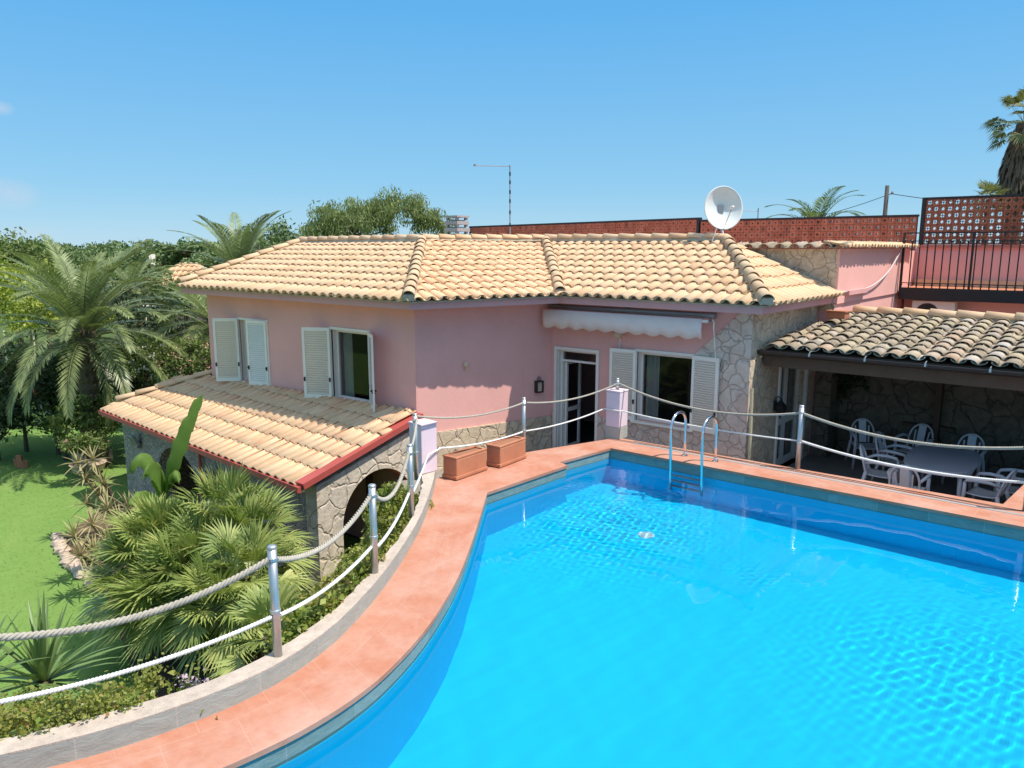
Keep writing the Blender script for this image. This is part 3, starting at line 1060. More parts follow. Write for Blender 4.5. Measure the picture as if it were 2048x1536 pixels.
rope(sag_path(at(P7, .83, .035, 0), at(P8, .80, -.035, 0), .16), .022, .08, 'cream grey rope sagging in front of the dark veranda', GU, M['rope_grey'])

rope(sag_path(at(P0, hl + .05), at(P1, hl + .06, .0, -.035), .08), .0165, .07, 'white rope leaving the nearest post to the left above the yucca', GL_, M['rope_white'])
rope(sag_path(at(P1, hl + .05, .0, .035), at(P2, hl, .0, -.035), .07), .0165, .07, 'white rope between the nearest post and the post by the arch', GL_, M['rope_white'])
rope(sag_path(at(P2, hl - .02, .0, .035), at(P3, hl, .0, -.035), .06), .0165, .07, 'white rope from the arch post to the post before the pink pillar', GL_, M['rope_white'])
pth = sag_path(at(P3, hl, .0, .035), (-7.20, 7.03, .44), .02, 14) + [Vector((-7.235, 7.29, .47))] + sag_path((-7.26, 7.32, .47), at(P5, .36, 0, -.03), .05, 20)
rope(pth, .0135, .06, 'white rope bent round the pink pillar and running behind the terracotta planters', GL_, M['rope_white'])
pth = sag_path(at(P5, .36, 0, .03), (-6.84, 10.86, .50), .05, 20) + [Vector((-6.66, 10.855, .50)), Vector((-6.52, 10.86, .50))] + sag_path((-6.50, 10.90, .50), at(P7, .42, -.035, 0), .045, 26)
rope(pth, .0125, .06, 'white rope wrapped round the corner pillar and running on before the window', GL_, M['rope_white'])
rope(sag_path(at(P7, .42, .035, 0), at(P8, .36, -.035, 0), .10), .019, .07, 'white rope sagging in front of the veranda table', GL_, M['rope_white'])
# frayed rope hung on the stone corner
p = sag_path((-4.87, 12.36, .87), (-4.83, 12.33, -.45), 0, 6)
rope(p, .03, .09, 'frayed cream rope hanging down the corner of the flagstone wall', None, M['rope_cream'])

# ------------------------------------------------------------------ planters
def planter(x, y, L, w, h, rz, label):
    t = thing('planter', label, 'planter', (x, y, 0.0), rz, 'terracotta planters at the edge of the deck')
    b = MB()
    th = .03
    b.box((0, 0, h / 2 + .012), (w, L, h - .024))
    o = b.build('trough', M['terracotta'], t, world=False, bevel=.02)
    b = MB()
    for s in (-1, 1):
        b.box((s * (w / 2 - .012), 0, .035), (.04, L + .03, .05))
        b.box((0, s * (L / 2 - .005), .035), (w - .066, .04, .05))
    b.build('base_band', M['terracotta'], t, world=False, bevel=.008)
    b = MB()
    for s in (-1, 1):
        b.box((s * (w / 2 - .022), 0, h + .012), (.045, L + .014, .03))
        b.box((0, s * (L / 2 - .018), h + .012), (w - .09, .04, .03))
    b.build('rim', M['terracotta'], t, world=False, bevel=.008)
    b = MB()
    b.box((0, 0, h - .002), (w - .08, L - .07, .016))
    b.build('soil', M['dry_soil'], t, world=False)
    return t


planter(-7.21, 7.78, .66, .26, .305, rad(1.5), 'empty terracotta trough planter nearest the pink pillar')
planter(-7.15, 8.63, .66, .26, .305, rad(3.5), 'empty terracotta trough planter beside the steel post and the door')

# ------------------------------------------------------------------ pool ladder
t = thing('pool_ladder', 'polished steel pool ladder with two hooped handrails at the far edge', 'pool ladder', (-4.95, 10.4, 0))
def bez(p0, p1, p2, p3, n=10):
    return [p0 * (1 - k / n) ** 3 + p1 * 3 * (k / n) * (1 - k / n) ** 2 + p2 * 3 * (k / n) ** 2 * (1 - k / n) + p3 * (k / n) ** 3 for k in range(n + 1)]
for s in (-1, 1):
    x = -4.96 + s * .255
    b = MB()
    pth = [Vector((x, 10.66, 0.0)), Vector((x, 10.655, .25))]
    pth += bez(Vector((x, 10.65, .52)), Vector((x, 10.65, .80)), Vector((x, 10.17, .82)), Vector((x, 10.17, .50)), 12)
    pth += [Vector((x, 10.18, .2)), Vector((x, 10.20, -.1)), Vector((x, 10.21, -.5)), Vector((x, 10.23, -1.0))]
    b.tube(pth, .0215, 12)
    b.build('handrail', M['chrome'], t, smooth=True)
    b = MB()
    b.lathe([(.05, 0.001), (.05, .012), (.03, .022)], (x, 10.66, 0), 14)
    b.build('foot_flange', M['chrome'], t)
for k in range(3):
    b = MB()
    b.box((-4.96, 10.22, -.28 - .26 * k), (.47, .08, .03))
    b.build('step', M['grey_metal'], t, bevel=.006)

# drain cover on the pool floor
b = MB()
q = PZ(1293, 1068, -.62)
b.lathe([(.105, 0), (.105, .01), (.08, .02), (.02, .025)], (-4.78, 8.72, POOL_Z + .002), 18)
dr = tag(b.build('pool_drain', M['drain']), 'round pale drain cover on the blue pool floor', 'drain cover')
dr.cycles.is_caustics_receiver = True

# ------------------------------------------------------------------ wall frames
class Fr:
    """s runs along a wall, o out of it, z up"""

    def __init__(self, p0, p1):
        self.p = Vector((p0[0], p0[1], 0))
        self.u = (Vector((p1[0], p1[1], 0)) - self.p)
        self.L = self.u.length
        self.u.normalize()
        self.n = Vector((self.u.y, -self.u.x, 0))

    def __call__(self, s, z, o=0.0):
        return self.p + self.u * s + self.n * o + Vector((0, 0, z))

    def box(self, b, s0, s1, z0, z1, o0, o1):
        c = self((s0 + s1) / 2, (z0 + z1) / 2, (o0 + o1) / 2)
        Mx = Matrix(((self.u.x, self.n.x, 0, c.x), (self.u.y, self.n.y, 0, c.y), (0, 0, 1, c.z), (0, 0, 0, 1)))
        b.box((0, 0, 0), (s1 - s0, o1 - o0, z1 - z0), M=Mx)


def wall_openings(b, fr, s0, s1, z0, z1, ops, th=0.3, o=0.0):
    """boxes round rectangular openings (sa, sb, za, zb), butted end to end"""
    cur = s0
    for sa, sb, za, zb in sorted(ops):
        if sa > cur:
            fr.box(b, cur, sa, z0, z1, o - th, o)
        if za > z0:
            fr.box(b, sa, sb, z0, za, o - th, o)
        if zb < z1:
            fr.box(b, sa, sb, zb, z1, o - th, o)
        cur = sb
    if cur < s1:
        fr.box(b, cur, s1, z0, z1, o - th, o)


def shutter(parent, fr, s_h, side, ang, w, z0, z1):
    """a louvred leaf hinged at s_h; ang 0 lies flat on the wall, 180 is shut"""
    a = rad(ang)
    d = fr.u * (side * math.cos(a)) + fr.n * math.sin(a)
    nn = Vector((d.y, -d.x, 0))
    c = fr(s_h, 0, 0.03)
    Mx = Matrix(((d.x, nn.x, 0, c.x), (d.y, nn.y, 0, c.y), (0, 0, 1, 0), (0, 0, 0, 1)))
    b = MB()
    st, t = 0.055, 0.034

    def bx(x0, x1, za, zb, tilt=0.0, th=t):
        m = Mx @ Matrix.Translation(((x0 + x1) / 2, 0, (za + zb) / 2)) @ Matrix.Rotation(tilt, 4, 'X')
        b.box((0, 0, 0), (x1 - x0, th, zb - za), M=m)
    bx(0.005, st, z0, z1)
    bx(w - st, w - .002, z0, z1)
    bx(st, w - st, z0, z0 + .075)
    bx(st, w - st, z1 - .06, z1)
    zmid = z0 + (z1 - z0) * .28
    n = 28
    h = (z1 - z0 - .135)
    for k in range(n):
        zc = z0 + .075 + h * (k + .5) / n
        sg = 1 if side > 0 else -1
        m = Mx @ Matrix.Translation((w / 2, 0, zc)) @ Matrix.Rotation(rad(38) * (-sg), 4, 'X')
        b.box((0, 0, 0), (w - 2 * st, .006, h / n * 1.28), M=m)
    o = b.build('shutter', M['white'], parent)
    zl = z0 + (z1 - z0) * .27
    for x in (.028, w - .028):
        b = MB()
        m = Mx @ Matrix.Translation((x, 0, zl))
        b.box((0, 0, 0), (.03, t + .032, .085), M=m)
        m = Mx @ Matrix.Translation((x, 0, zl + .01))
        b.box((0, 0, 0), (.018, t + .08, .03), M=m)
        b.build('shutter_latch', M['black_iron'], parent)
    return o


def window(root, fr, s0, s1, z0, z1, aL, aR, label=None, leaf=0.58, curtain=True, leafZ=None):
    b = MB()
    cw = .05
    fr.box(b, s0 - cw, s0, z0, z1 + cw, -.03, .022)
    fr.box(b, s1, s1 + cw, z0, z1 + cw, -.03, .022)
    fr.box(b, s0, s1, z1, z1 + cw, -.03, .022)
    # sash frame set back in the reveal
    o0, o1 = -.17, -.12
    fr.box(b, s0, s0 + .055, z0, z1, o0, o1)
    fr.box(b, s1 - .055, s1, z0, z1, o0, o1)
    fr.box(b, s0 + .055, s1 - .055, z1 - .06, z1, o0, o1)
    fr.box(b, s0 + .055, s1 - .055, z0, z0 + .05, o0, o1)
    # reveal lining
    fr.box(b, s0, s0 + .012, z0, z1, -.119, -.03)
    fr.box(b, s1 - .012, s1, z0, z1, -.119, -.03)
    w = b.build('window', M['white_frame'], root)
    if label:
        w['label'] = label
    b = MB()
    fr.box(b, s0 - .08, s1 + .08, z0 - .045, z0 - .002, -.11, .075)
    b.build('sill', M['white'], w)
    b = MB()
    fr.box(b, s0 + .055, s1 - .055, z0 + .05, z1 - .06, -.15, -.146)
    b.build('pane', M['glass'], w)
    if curtain:
        b = MB()
        m = 26
        wv = .26
        pts = []
        for k in range(m + 1):
            s = s0 + .07 + wv * k / m
            pts.append((s, -.24 + .018 * math.sin(k * 1.9)))
        vs = [fr(s, z1 - .05, o) for s, o in pts] + [fr(s, z0 + .03, o) for s, o in pts]
        b.add(vs, [(k, k + 1, m + 2 + k, m + 1 + k) for k in range(m)])
        b.build('curtain', M['curtain'], w, smooth=True)
    za, zb = (z0 - .01, z1 + .03)
    shutter(w, fr, s0 - .01, -1, aL, leaf, za, zb)
    shutter(w, fr, s1 + .01, 1, aR, leaf, za, zb)
    return w


# ------------------------------------------------------------------ roof tiles
def half_tile(q, o, u, v, n, L, r0, r1, lift0, lift1, up=1, th=0.014, seg=8, flat=1.0):
    """one clay half-round tile: lower end at o, running L up the slope v"""
    ang = np.linspace(0.0, math.pi, seg + 1)
    c, s = np.cos(ang), np.sin(ang) * up * flat
    def ringp(base, r, lift):
        return base + np.outer(c * r, u) + np.outer(s * r, n) + n * lift
    A = ringp(o, r0, lift0)
    B = ringp(o + v * L, r1, lift1)
    A2 = ringp(o, r0 - th, lift0 if up > 0 else lift0)
    B2 = ringp(o + v * L, r1 - th, lift1)
    k = seg + 1
    i = np.arange(seg)
    F = [np.stack([i, i + 1, k + i + 1, k + i], 1)]
    F.append(np.stack([2 * k + i + 1, 2 * k + i, 3 * k + i, 3 * k + i + 1], 1))
    F.append(np.stack([i + 1, i, 2 * k + i, 2 * k + i + 1], 1))
    F.append(np.array([[0, k, 3 * k, 2 * k], [k + seg, seg, 2 * k + seg, 3 * k + seg]]))
    q.add(np.concatenate([A, B, A2, B2]), np.concatenate(F))


def tile_field(name, mat, root, e0, e1, poly, pitch=.245, course=.40, r=.093, seed=1, rough=1.35, over=.07, seg=7, flat=.78):
    rg = random.Random(seed)
    e0, e1 = np.array(e0, float), np.array(e1, float)
    P = np.array(poly, float)
    u = e1 - e0
    Lu = np.linalg.norm(u)
    u /= Lu
    cen = P.mean(0) - e0
    v = cen - u * cen.dot(u)
    v /= np.linalg.norm(v)
    n = np.cross(u, v)
    if n[2] < 0:
        n = -n
    P2 = np.stack([(P - e0) @ u, (P - e0) @ v], 1)
    q = QB()
    lo_u, hi_u = P2[:, 0].min(), P2[:, 0].max()
    nc = int(math.ceil((hi_u - lo_u) / pitch))
    for half in (0, 1):                       # 0: pan tiles, 1: cover tiles
        for i in range(-1, nc + 1):
            ui = lo_u + (i + (0.5 if half else 1.0)) * pitch
            vs = []
            m = len(P2)
            for k in range(m):
                a, b = P2[k], P2[(k + 1) % m]
                if (a[0] - ui) * (b[0] - ui) <= 0 and abs(a[0] - b[0]) > 1e-9:
                    t = (ui - a[0]) / (b[0] - a[0])
                    vs.append(a[1] + (b[1] - a[1]) * t)
            if len(vs) < 2:
                continue
            v0, v1 = min(vs), max(vs)
            if v1 - v0 < .05:
                continue
            k0 = int(math.floor(v0 / course + 1e-6))
            kk = k0
            while kk * course < v1 - .03:
                a = max(kk * course, v0)
                bnd = min((kk + 1) * course + .06, v1)
                if kk == 0 and a < .01:
                    a = -over
                if bnd - a > .06:
                    ju, jn, jv = rg.gauss(0, .004) * rough, abs(rg.gauss(0, .003)) * rough, rg.gauss(0, .008) * rough
                    yaw = rg.gauss(0, .012) * rough
                    vv = v * math.cos(yaw) + u * math.sin(yaw)
                    o = e0 + u * (ui + ju) + v * (a + (jv if a > .02 else jv * .5))
                    if half:
                        half_tile(q, o, u, vv, n, bnd - a, r * 1.10, r * .92, .030 + jn, .004 + jn, 1, seg=seg, flat=flat)
                    else:
                        half_tile(q, o, u, vv, n, bnd - a, r * .95, r * 1.05, .083 + jn, .075 + jn, -1, seg=seg, flat=flat * .8)
                kk += 1
    return q.build(name, mat, root, smooth=False)


def ridge_caps(name, root, p, q_, r=.108, L=.42, bed=True, seed=2, mat=None, lift=.022):
    rg = random.Random(seed)
    p, e = np.array(p, float), np.array(q_, float)
    d = e - p
    T = np.linalg.norm(d)
    v = d / T
    up = np.array([0, 0, 1.0])
    u = np.cross(v, up)
    u /= np.linalg.norm(u)
    n = np.cross(u, v)
    q = QB()
    m = max(1, int(round(T / L)))
    st = T / m
    for k in range(m):
        j = rg.gauss(0, .006)
        yaw = rg.gauss(0, .015)
        half_tile(q, p + v * (k * st) + u * j, u, v * math.cos(yaw) + u * math.sin(yaw), n, st + .05, r * 1.08, r * .9, lift + .022, lift + .002, 1, seg=9, flat=.9)
    o = q.build(name, mat or M['ridge'], root)
    if bed:
        b = MB()
        w = r * 1.02
        a0, a1 = p - n * .03, p + n * (lift + .05)
        c0, c1 = e - n * .03, e + n * (lift + .05)
        b.add([a0 - u * w, a0 + u * w, a1 + u * w * .75, a1 - u * w * .75, c0 - u * w, c0 + u * w, c1 + u * w * .75, c1 - u * w * .75],
              [(0, 1, 2, 3), (7, 6, 5, 4), (0, 4, 5, 1), (1, 5, 6, 2), (2, 6, 7, 3), (3, 7, 4, 0)])
        b.build('mortar_bed', M['mortar'], o)
    return o


# ------------------------------------------------------------------ villa
villa = thing('villa', 'pink single-storey villa with a sand-coloured tiled hip roof and white louvred shutters', 'house', (-10.5, 11.5, -2.6))
ZB, ZT = -2.62, 2.15
fL = Fr((-17.05, 9.5), (-10.0, 9.5))
fR = Fr((-10.0, 9.5), (-9.07, 12.4))
fM = Fr((-9.07, 12.4), (-4.93, 12.4))
fE = Fr((-4.93, 12.4), (-4.86, 15.46))
X0 = 17.05
b = MB()
wall_openings(b, fL, 0, fL.L, ZB, ZT, [(X0 - 15.72, X0 - 14.63, .20, 1.60), (X0 - 12.40, X0 - 11.25, .20, 1.60)])
b.build('left_wall', M['pink'], villa)
b = MB()
fR.box(b, 0, fR.L, ZB, ZT, -.3, -.001)
b.build('return_wall', M['pink'], villa)
b = MB()
wall_openings(b, fM, 0, fM.L - .001, ZB, ZT, [(.13, 1.08, -.95, 1.19), (1.97, 3.08, .0, 1.30)])
b.build('front_wall', M['pink'], villa)
b = MB()
wall_openings(b, fE, 0, fE.L, ZB, ZT, [(1.32, 2.66, -.95, 1.16)])
b.build('end_wall', M['stone_warm'], villa)
b = MB()
b.box2((-17.05, 15.25, ZB), (-4.95, 15.5, ZT))
b.box2((-17.05, 9.8, ZB), (-16.75, 15.25, ZT))
b.build('back_wall', M['pink'], villa)
# partitions and floor so that the rooms read as rooms
b = MB()
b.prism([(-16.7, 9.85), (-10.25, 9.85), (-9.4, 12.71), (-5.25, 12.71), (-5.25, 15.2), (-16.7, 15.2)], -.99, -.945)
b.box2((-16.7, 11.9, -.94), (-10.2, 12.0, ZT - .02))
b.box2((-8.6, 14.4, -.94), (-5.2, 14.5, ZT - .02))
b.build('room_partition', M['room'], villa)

# stone cladding, 2 cm proud of the plaster
b = MB()
fR.box(b, .0, fR.L - .02, -.97, -.19, -.001, .03)
o = b.build('stone_base', M['stone_warm'], villa)
b = MB()
fM.box(b, .035, .075, -.97, -.03, 0.0, .028)
fM.box(b, 1.135, fM.L - .0, -.97, -.05, 0.0, .028)
def cl(px, py):
    v = PY(px, py, 12.4)
    return (v[0] + 9.07, v[2])
diag = [(fM.L, -.05), (fM.L, 2.14), (fM.L - .20, 2.14), (3.14, 1.36), (3.14, -.05)]
n = len(diag)
b.add([fM(s, z, .028) for s, z in diag] + [fM(s, z, .0) for s, z in diag], [tuple(range(n - 1, -1, -1))] + [(i, (i + 1) % n, n + (i + 1) % n, n + i) for i in range(n)])
b.build('stone_cladding', M['stone'], villa)

wA = window(villa, fL, X0 - 15.72, X0 - 14.63, .20, 1.60, 42, 165, 'window with one leaf swung out and the other nearly shut', .56)
wB = window(villa, fL, X0 - 12.40, X0 - 11.25, .20, 1.60, 28, 34, 'window with the right leaf standing straight out', .60)
wC = window(villa, fM, 1.97, 3.08, .0, 1.30, 6, 8, 'window with both leaves folded flat on the wall', .54)

# glazed front door
def door(fr, s0, s1, z0, z1, label, transom=True, leaf_open=True):
    b = MB()
    cw = .06
    fr.box(b, s0 - cw, s0, z0, z1 + cw, -.03, .03)
    fr.box(b, s1, s1 + cw, z0, z1 + cw, -.03, .03)
    fr.box(b, s0, s1, z1, z1 + cw, -.03, .03)
    fr.box(b, s0, s0 + .05, z0, z1, -.2, -.12)
    fr.box(b, s1 - .05, s1, z0, z1, -.2, -.12)
    fr.box(b, s0 + .05, s1 - .05, z1 - .05, z1, -.2, -.12)
    if transom:
        fr.box(b, s0 + .05, s1 - .05, z1 - .25, z1 - .21, -.2, -.12)
    fr.box(b, s0, s0 + .012, z0, z1, -.119, -.03)
    d = b.build('door', M['white_frame'], villa)
    d['label'] = label
    if transom:
        b = MB()
        fr.box(b, s0 + .05, s1 - .05, z1 - .21, z1 - .05, -.165, -.16)
        b.build('transom_pane', M['glass'], d)
    return d


dD = door(fM, .135, 1.075, -.95, 1.19, 'white framed glazed door standing open')
b = MB()            # the open leaf, swung into the room on the left
u_, n_ = fM.u, fM.n
for s, z0_, z1_, w_ in ((.20, -.93, .92, .055), (.66, -.93, .92, .055)):
    fM.box(b, .19, .235, z0_, z1_, -s - .055, -s)
fM.box(b, .19, .235, -.93, -.83, -.66, -.255)
fM.box(b, .19, .235, -.12, -.04, -.66, -.255)
fM.box(b, .19, .235, .86, .92, -.66, -.255)
b.build('leaf', M['white_frame'], dD)
b = MB()
fM.box(b, .210, .215, -.04, .86, -.66, -.255)
b.build('pane', M['glass'], dD)
dE = door(fE, 1.325, 2.655, -.95, 1.16, 'pale door with two dark glazed panels under the veranda', False)
b = MB()
for a_, c_ in ((1.375, 1.99), (1.99, 2.605)):
    fE.box(b, a_ + .0, a_ + .075, -.94, 1.105, -.17, -.125)
    fE.box(b, c_ - .075, c_ - .003, -.94, 1.105, -.17, -.125)
    fE.box(b, a_ + .075, c_ - .075, -.94, -.80, -.17, -.125)
    fE.box(b, a_ + .075, c_ - .075, -.12, .0, -.17, -.125)
    fE.box(b, a_ + .075, c_ - .075, 1.02, 1.105, -.17, -.125)
b.build('leaf', M['white_frame'], dE)
b = MB()
for a_, c_ in ((1.375, 1.99), (1.99, 2.605)):
    fE.box(b, a_ + .075, c_ - .075, -.80, -.12, -.15, -.146)
    fE.box(b, a_ + .075, c_ - .075, .0, 1.02, -.15, -.146)
b.build('pane', M['glass'], dE)

# eaves slab and fascia
EO = [(-17.35, 9.04), (-9.60, 9.04), (-8.55, 11.93), (-4.60, 11.93), (-4.53, 15.5), (-17.35, 15.5)]
b = MB()
b.prism(EO, 2.151, 2.285)
b.build('eaves', M['fascia'], villa)

A_, B_, C_, D_ = (-17.35, 9.0, 2.29), (-9.57, 9.0, 2.29), (-12.75, 12.4, 3.29), (-17.30, 12.4, 3.27)
E_, F_ = (-8.52, 11.9, 2.29), (-11.42, 15.3, 3.31)
G_, H_, I_ = (-4.55, 11.9, 2.29), (-6.75, 15.3, 3.29), (-4.48, 15.46, 2.29)
b = MB()
for poly in ([A_, B_, C_, D_], [B_, E_, F_, C_], [E_, G_, H_, F_], [G_, I_, H_],
             [D_, C_, (-12.75, 15.7, 2.35), (-17.30, 15.7, 2.35)], [C_, F_, (-11.42, 15.7, 3.1), (-12.75, 15.7, 2.6)], [F_, H_, (-6.7, 15.5, 3.2), (-11.42, 15.5, 3.2)]):
    b.slab(poly, .025)
b.add([(-17.29, 9.1, 2.286), (-17.29, 12.4, 3.24), (-17.29, 15.6, 2.35)], [(0, 1, 2)])
rf = b.build('roof', M['mortar'], villa)
tile_field('roof_tiles', M['tile'], rf, A_, B_, [A_, B_, C_, D_], seed=1)
tile_field('roof_tiles', M['tile'], rf, B_, E_, [B_, E_, F_, C_], seed=2)
tile_field('roof_tiles', M['tile'], rf, E_, G_, [E_, G_, H_, F_], seed=3)
tile_field('roof_tiles', M['tile'], rf, G_, I_, [G_, I_, H_], seed=4)
def up(p, d):
    return (p[0], p[1], p[2] + d)
def cap_line(p, q, dz=.075, **k):
    return ridge_caps('ridge_tiles', rf, up(p, dz), up(q, dz), **k)
cap_line((-9.53, 8.93, 2.27), C_, seed=5)
cap_line((-8.50, 11.86, 2.27), F_, seed=6, r=.105)
cap_line((-4.50, 11.84, 2.27), H_, seed=7)
cap_line((-17.30, 9.0, 2.30), D_, seed=8, r=.10, bed=False, mat=M['tile'])
cap_line(D_, C_, seed=9, mat=M['tile'])
cap_line(C_, F_, seed=10, mat=M['tile'])
cap_line(F_, H_, seed=11, mat=M['tile'])

# chimney behind the ridge
cx, cy, _ = PD(914, 470, 20.5)
ch = None
b = MB()
b.box2((cx - .20, cy - .20, 2.6), (cx + .20, cy + .20, 3.44))
ch = b.build('chimney', M['grey_concrete'], villa)
b = MB()
for k, zz in enumerate((3.44, 3.62, 3.80)):
    w_ = .25 if k < 2 else .23
    vs = []
    b.box((cx, cy, zz + .045), (2 * w_, 2 * w_, .09))
    b.box((cx, cy, zz + .105), (2 * w_ - .16, 2 * w_ - .16, .03))
    for sx_ in (-1, 1):
        for sy_ in (-1, 1):
            b.box((cx + sx_ * .17, cy + sy_ * .17, zz + .15), (.07, .07, .06))
b.box((cx, cy, 4.01), (.48, .48, .045))
b.build('louvred_cap', M['grey_concrete'], ch)

# ------------------------------------------------------------------ things fixed to the villa
# awning
t = thing('awning', 'retracted pale pink awning with a scalloped valance above the louvred window', 'awning', (-7.4, 12.1, 1.9))
b = MB()
b.tube([fM(-.02 + .06, 2.06, .16), fM(3.52, 2.06, .16)], .045, 12)
b.build('roller', M['grey_metal'], t, smooth=True)
b = MB()
fM.box(b, .05, 3.50, 1.95, 2.0, .32, .37)
b.build('front_bar', M['canvas'], t)
b = MB()
m = 70
vs, fs = [], []
for k in range(m + 1):
    s = .04 + 3.36 * k / m
    vs.append(fM(s, 2.02, .20))
    vs.append(fM(s, 2.005, .375))
    z = 1.695 - .04 * abs(math.sin(math.pi * s / .33)) - .006 * math.sin(k * .9)
    vs.append(fM(s, z + .14, .385 + .004 * math.sin(k * 1.3)))
    vs.append(fM(s, z, .375 + .008 * math.sin(k * .8)))
for k in range(m):
    for j in range(3):
        fs.append((4 * k + j, 4 * k + j + 1, 4 * k + 5 + j, 4 * k + 4 + j))
b.add(vs, fs)
o = b.build('valance', M['canvas'], t, smooth=True)
sol = o.modifiers.new('cloth', 'SOLIDIFY'); sol.thickness = .003
for s in (.10, 1.75, 3.46):
    b = MB()
    fM.box(b, s - .03, s + .03, 2.0, 2.13, .002, .13)
    fM.box(b, s - .02, s + .02, 1.96, 1.99, .13, .32)
    b.build('bracket', M['grey_metal'], t)
b = MB()
b.tube([fM(3.52, 2.0, .22), fM(3.56, 1.95, .25), fM(3.56, 1.85, .25)], .012, 8)
b.tube([fM(3.56, 1.86, .25), fM(3.60, 1.26, .19)], .008, 6)
b.build('crank_rod', M['white'], t)

t = thing('wall_lamp', 'round amber globe wall lamp under the awning between door and window', 'wall lamp', fM(1.55, 1.6, .12))
b = MB()
b.lathe([(.02, -.10), (.07, -.08), (.098, -.02), (.10, .02), (.08, .07), (.045, .095), (.02, .10)], fM(1.62, 1.63, .13), 20)
b.build('globe', M['globe'], t, smooth=True)
b = MB()
fM.box(b, 1.58, 1.66, 1.56, 1.70, .001, .03)
b.tube([fM(1.60, 1.53, .02), fM(1.59, 1.29, .015)], .010, 6)
b.build('mount', M['white'], t)

t = thing('wall_lantern', 'small dark framed lantern hung on the pink wall left of the door', 'wall lantern', fR(2.70, .45, .05))
b = MB()
s_, z_ = 2.70, .45
fR.box(b, s_ - .085, s_ - .06, z_ - .12, z_ + .12, .0, .09)
fR.box(b, s_ + .06, s_ + .085, z_ - .12, z_ + .12, .0, .09)
fR.box(b, s_ - .06, s_ + .06, z_ + .095, z_ + .12, .0, .09)
fR.box(b, s_ - .06, s_ + .06, z_ - .12, z_ - .095, .0, .09)
b.tube([fR(s_ - .03, z_ + .12, .045), fR(s_ - .03, z_ + .17, .045), fR(s_, z_ + .2, .045), fR(s_ + .03, z_ + .17, .045), fR(s_ + .03, z_ + .12, .045)], .008, 6)
b.build('frame', M['brown_metal'], t)
b = MB()
fR.box(b, s_ - .06, s_ + .06, z_ - .095, z_ + .095, .02, .06)
b.build('glass', M['globe'], t)

t = thing('wall_hook', 'small cream bulb holder screwed to the pink wall', 'bulb holder', fR(1.02, 1.03, .03))
b = MB()
b.lathe([(.012, -.10), (.016, -.03), (.038, -.015), (.045, .02), (.035, .05), (.012, .06)], fR(1.02, 1.03, .05), 12)
b.build('holder', M['rope_cream'], t, smooth=True)
b = MB()
fR.box(b, .985, 1.055, 1.0, 1.06, 0, .025)
b.build('mount', M['rope_cream'], t)

t = thing('lantern', 'black iron lantern on the flagstone end wall beside the veranda door', 'wall lantern', fE(1.2, .36, .1))
b = MB()
b.lathe([(.03, -.16), (.085, -.12), (.11, .02), (.03, .10), (.012, .16)], fE(1.12, .38, .13), 6)
b.build('cage', M['black_iron'], t)
b = MB()
fE.box(b, 1.09, 1.15, .3, .48, .001, .04)
b.tube([fE(1.12, .5, .02), fE(1.12, .56, .07), fE(1.12, .53, .13)], .01, 6)
b.build('bracket', M['black_iron'], t)

# satellite dish on the hip
dx, dy, dz = -6.62, 15.05, 3.45
t = thing('satellite_dish', 'large white satellite dish on a short mast at the roof hip', 'satellite dish', (dx, dy, dz - .1))
cen = Vector(tuple(PD(1444, 417, 16.0)))
look = (-Vector(tuple(CF)) * 1.0 + Vector(tuple(CR)) * 0.16 + Vector((0, 0, .12))).normalized()
rq = look.to_track_quat('Z', 'Y').to_matrix().to_4x4()
b = MB()
R_ = .435
prof = [(R_ * k / 14, .16 * (k / 14) ** 2) for k in range(15)]
n = 40
vs, fs = [], []
for (r_, z_) in prof:
    for k in range(n):
        a = 2 * math.pi * k / n
        p = rq @ Vector((r_ * math.cos(a) * .98, r_ * math.sin(a) * 1.04, z_ - .08))
        vs.append(cen + p)
for i in range(14):
    for k in range(n):
        fs.append((i * n + k, i * n + (k + 1) % n, (i + 1) * n + (k + 1) % n, (i + 1) * n + k))
b.add(vs, fs)
o = b.build('reflector', M['dish'], t, smooth=True)
sol = o.modifiers.new('sheet', 'SOLIDIFY'); sol.thickness = .012
b = MB()
low = cen + rq @ Vector((0.0, -.42, .07))
lnb = cen + rq @ Vector((0.02, -.02, .44)) + Vector((0, 0, -.03))
b.tube([low + Vector((0, 0, -.02)), lnb], .009, 6)
b.build('feed_arm', M['grey_metal'], t)
b = MB()
b.lathe([(.028, -.05), (.03, .0), (.034, .04), (.02, .05)], lnb, 10, (-look).to_track_quat('Z', 'Y').to_matrix().to_4x4())
b.build('receiver', M['plastic'], t, smooth=True)
b = MB()
bk = cen - look * .10
b.tube([bk + Vector((0, 0, .12)), bk + Vector((0, 0, -.25)), Vector((dx, dy, dz - .25))], .024, 10)
b.tube([bk + Vector((0, 0, -.2)), Vector((dx - .25, dy - .18, dz - .15))], .010, 6)
b.box(bk, (.12, .12, .16), TH)
b.build('mast', M['grey_metal'], t)

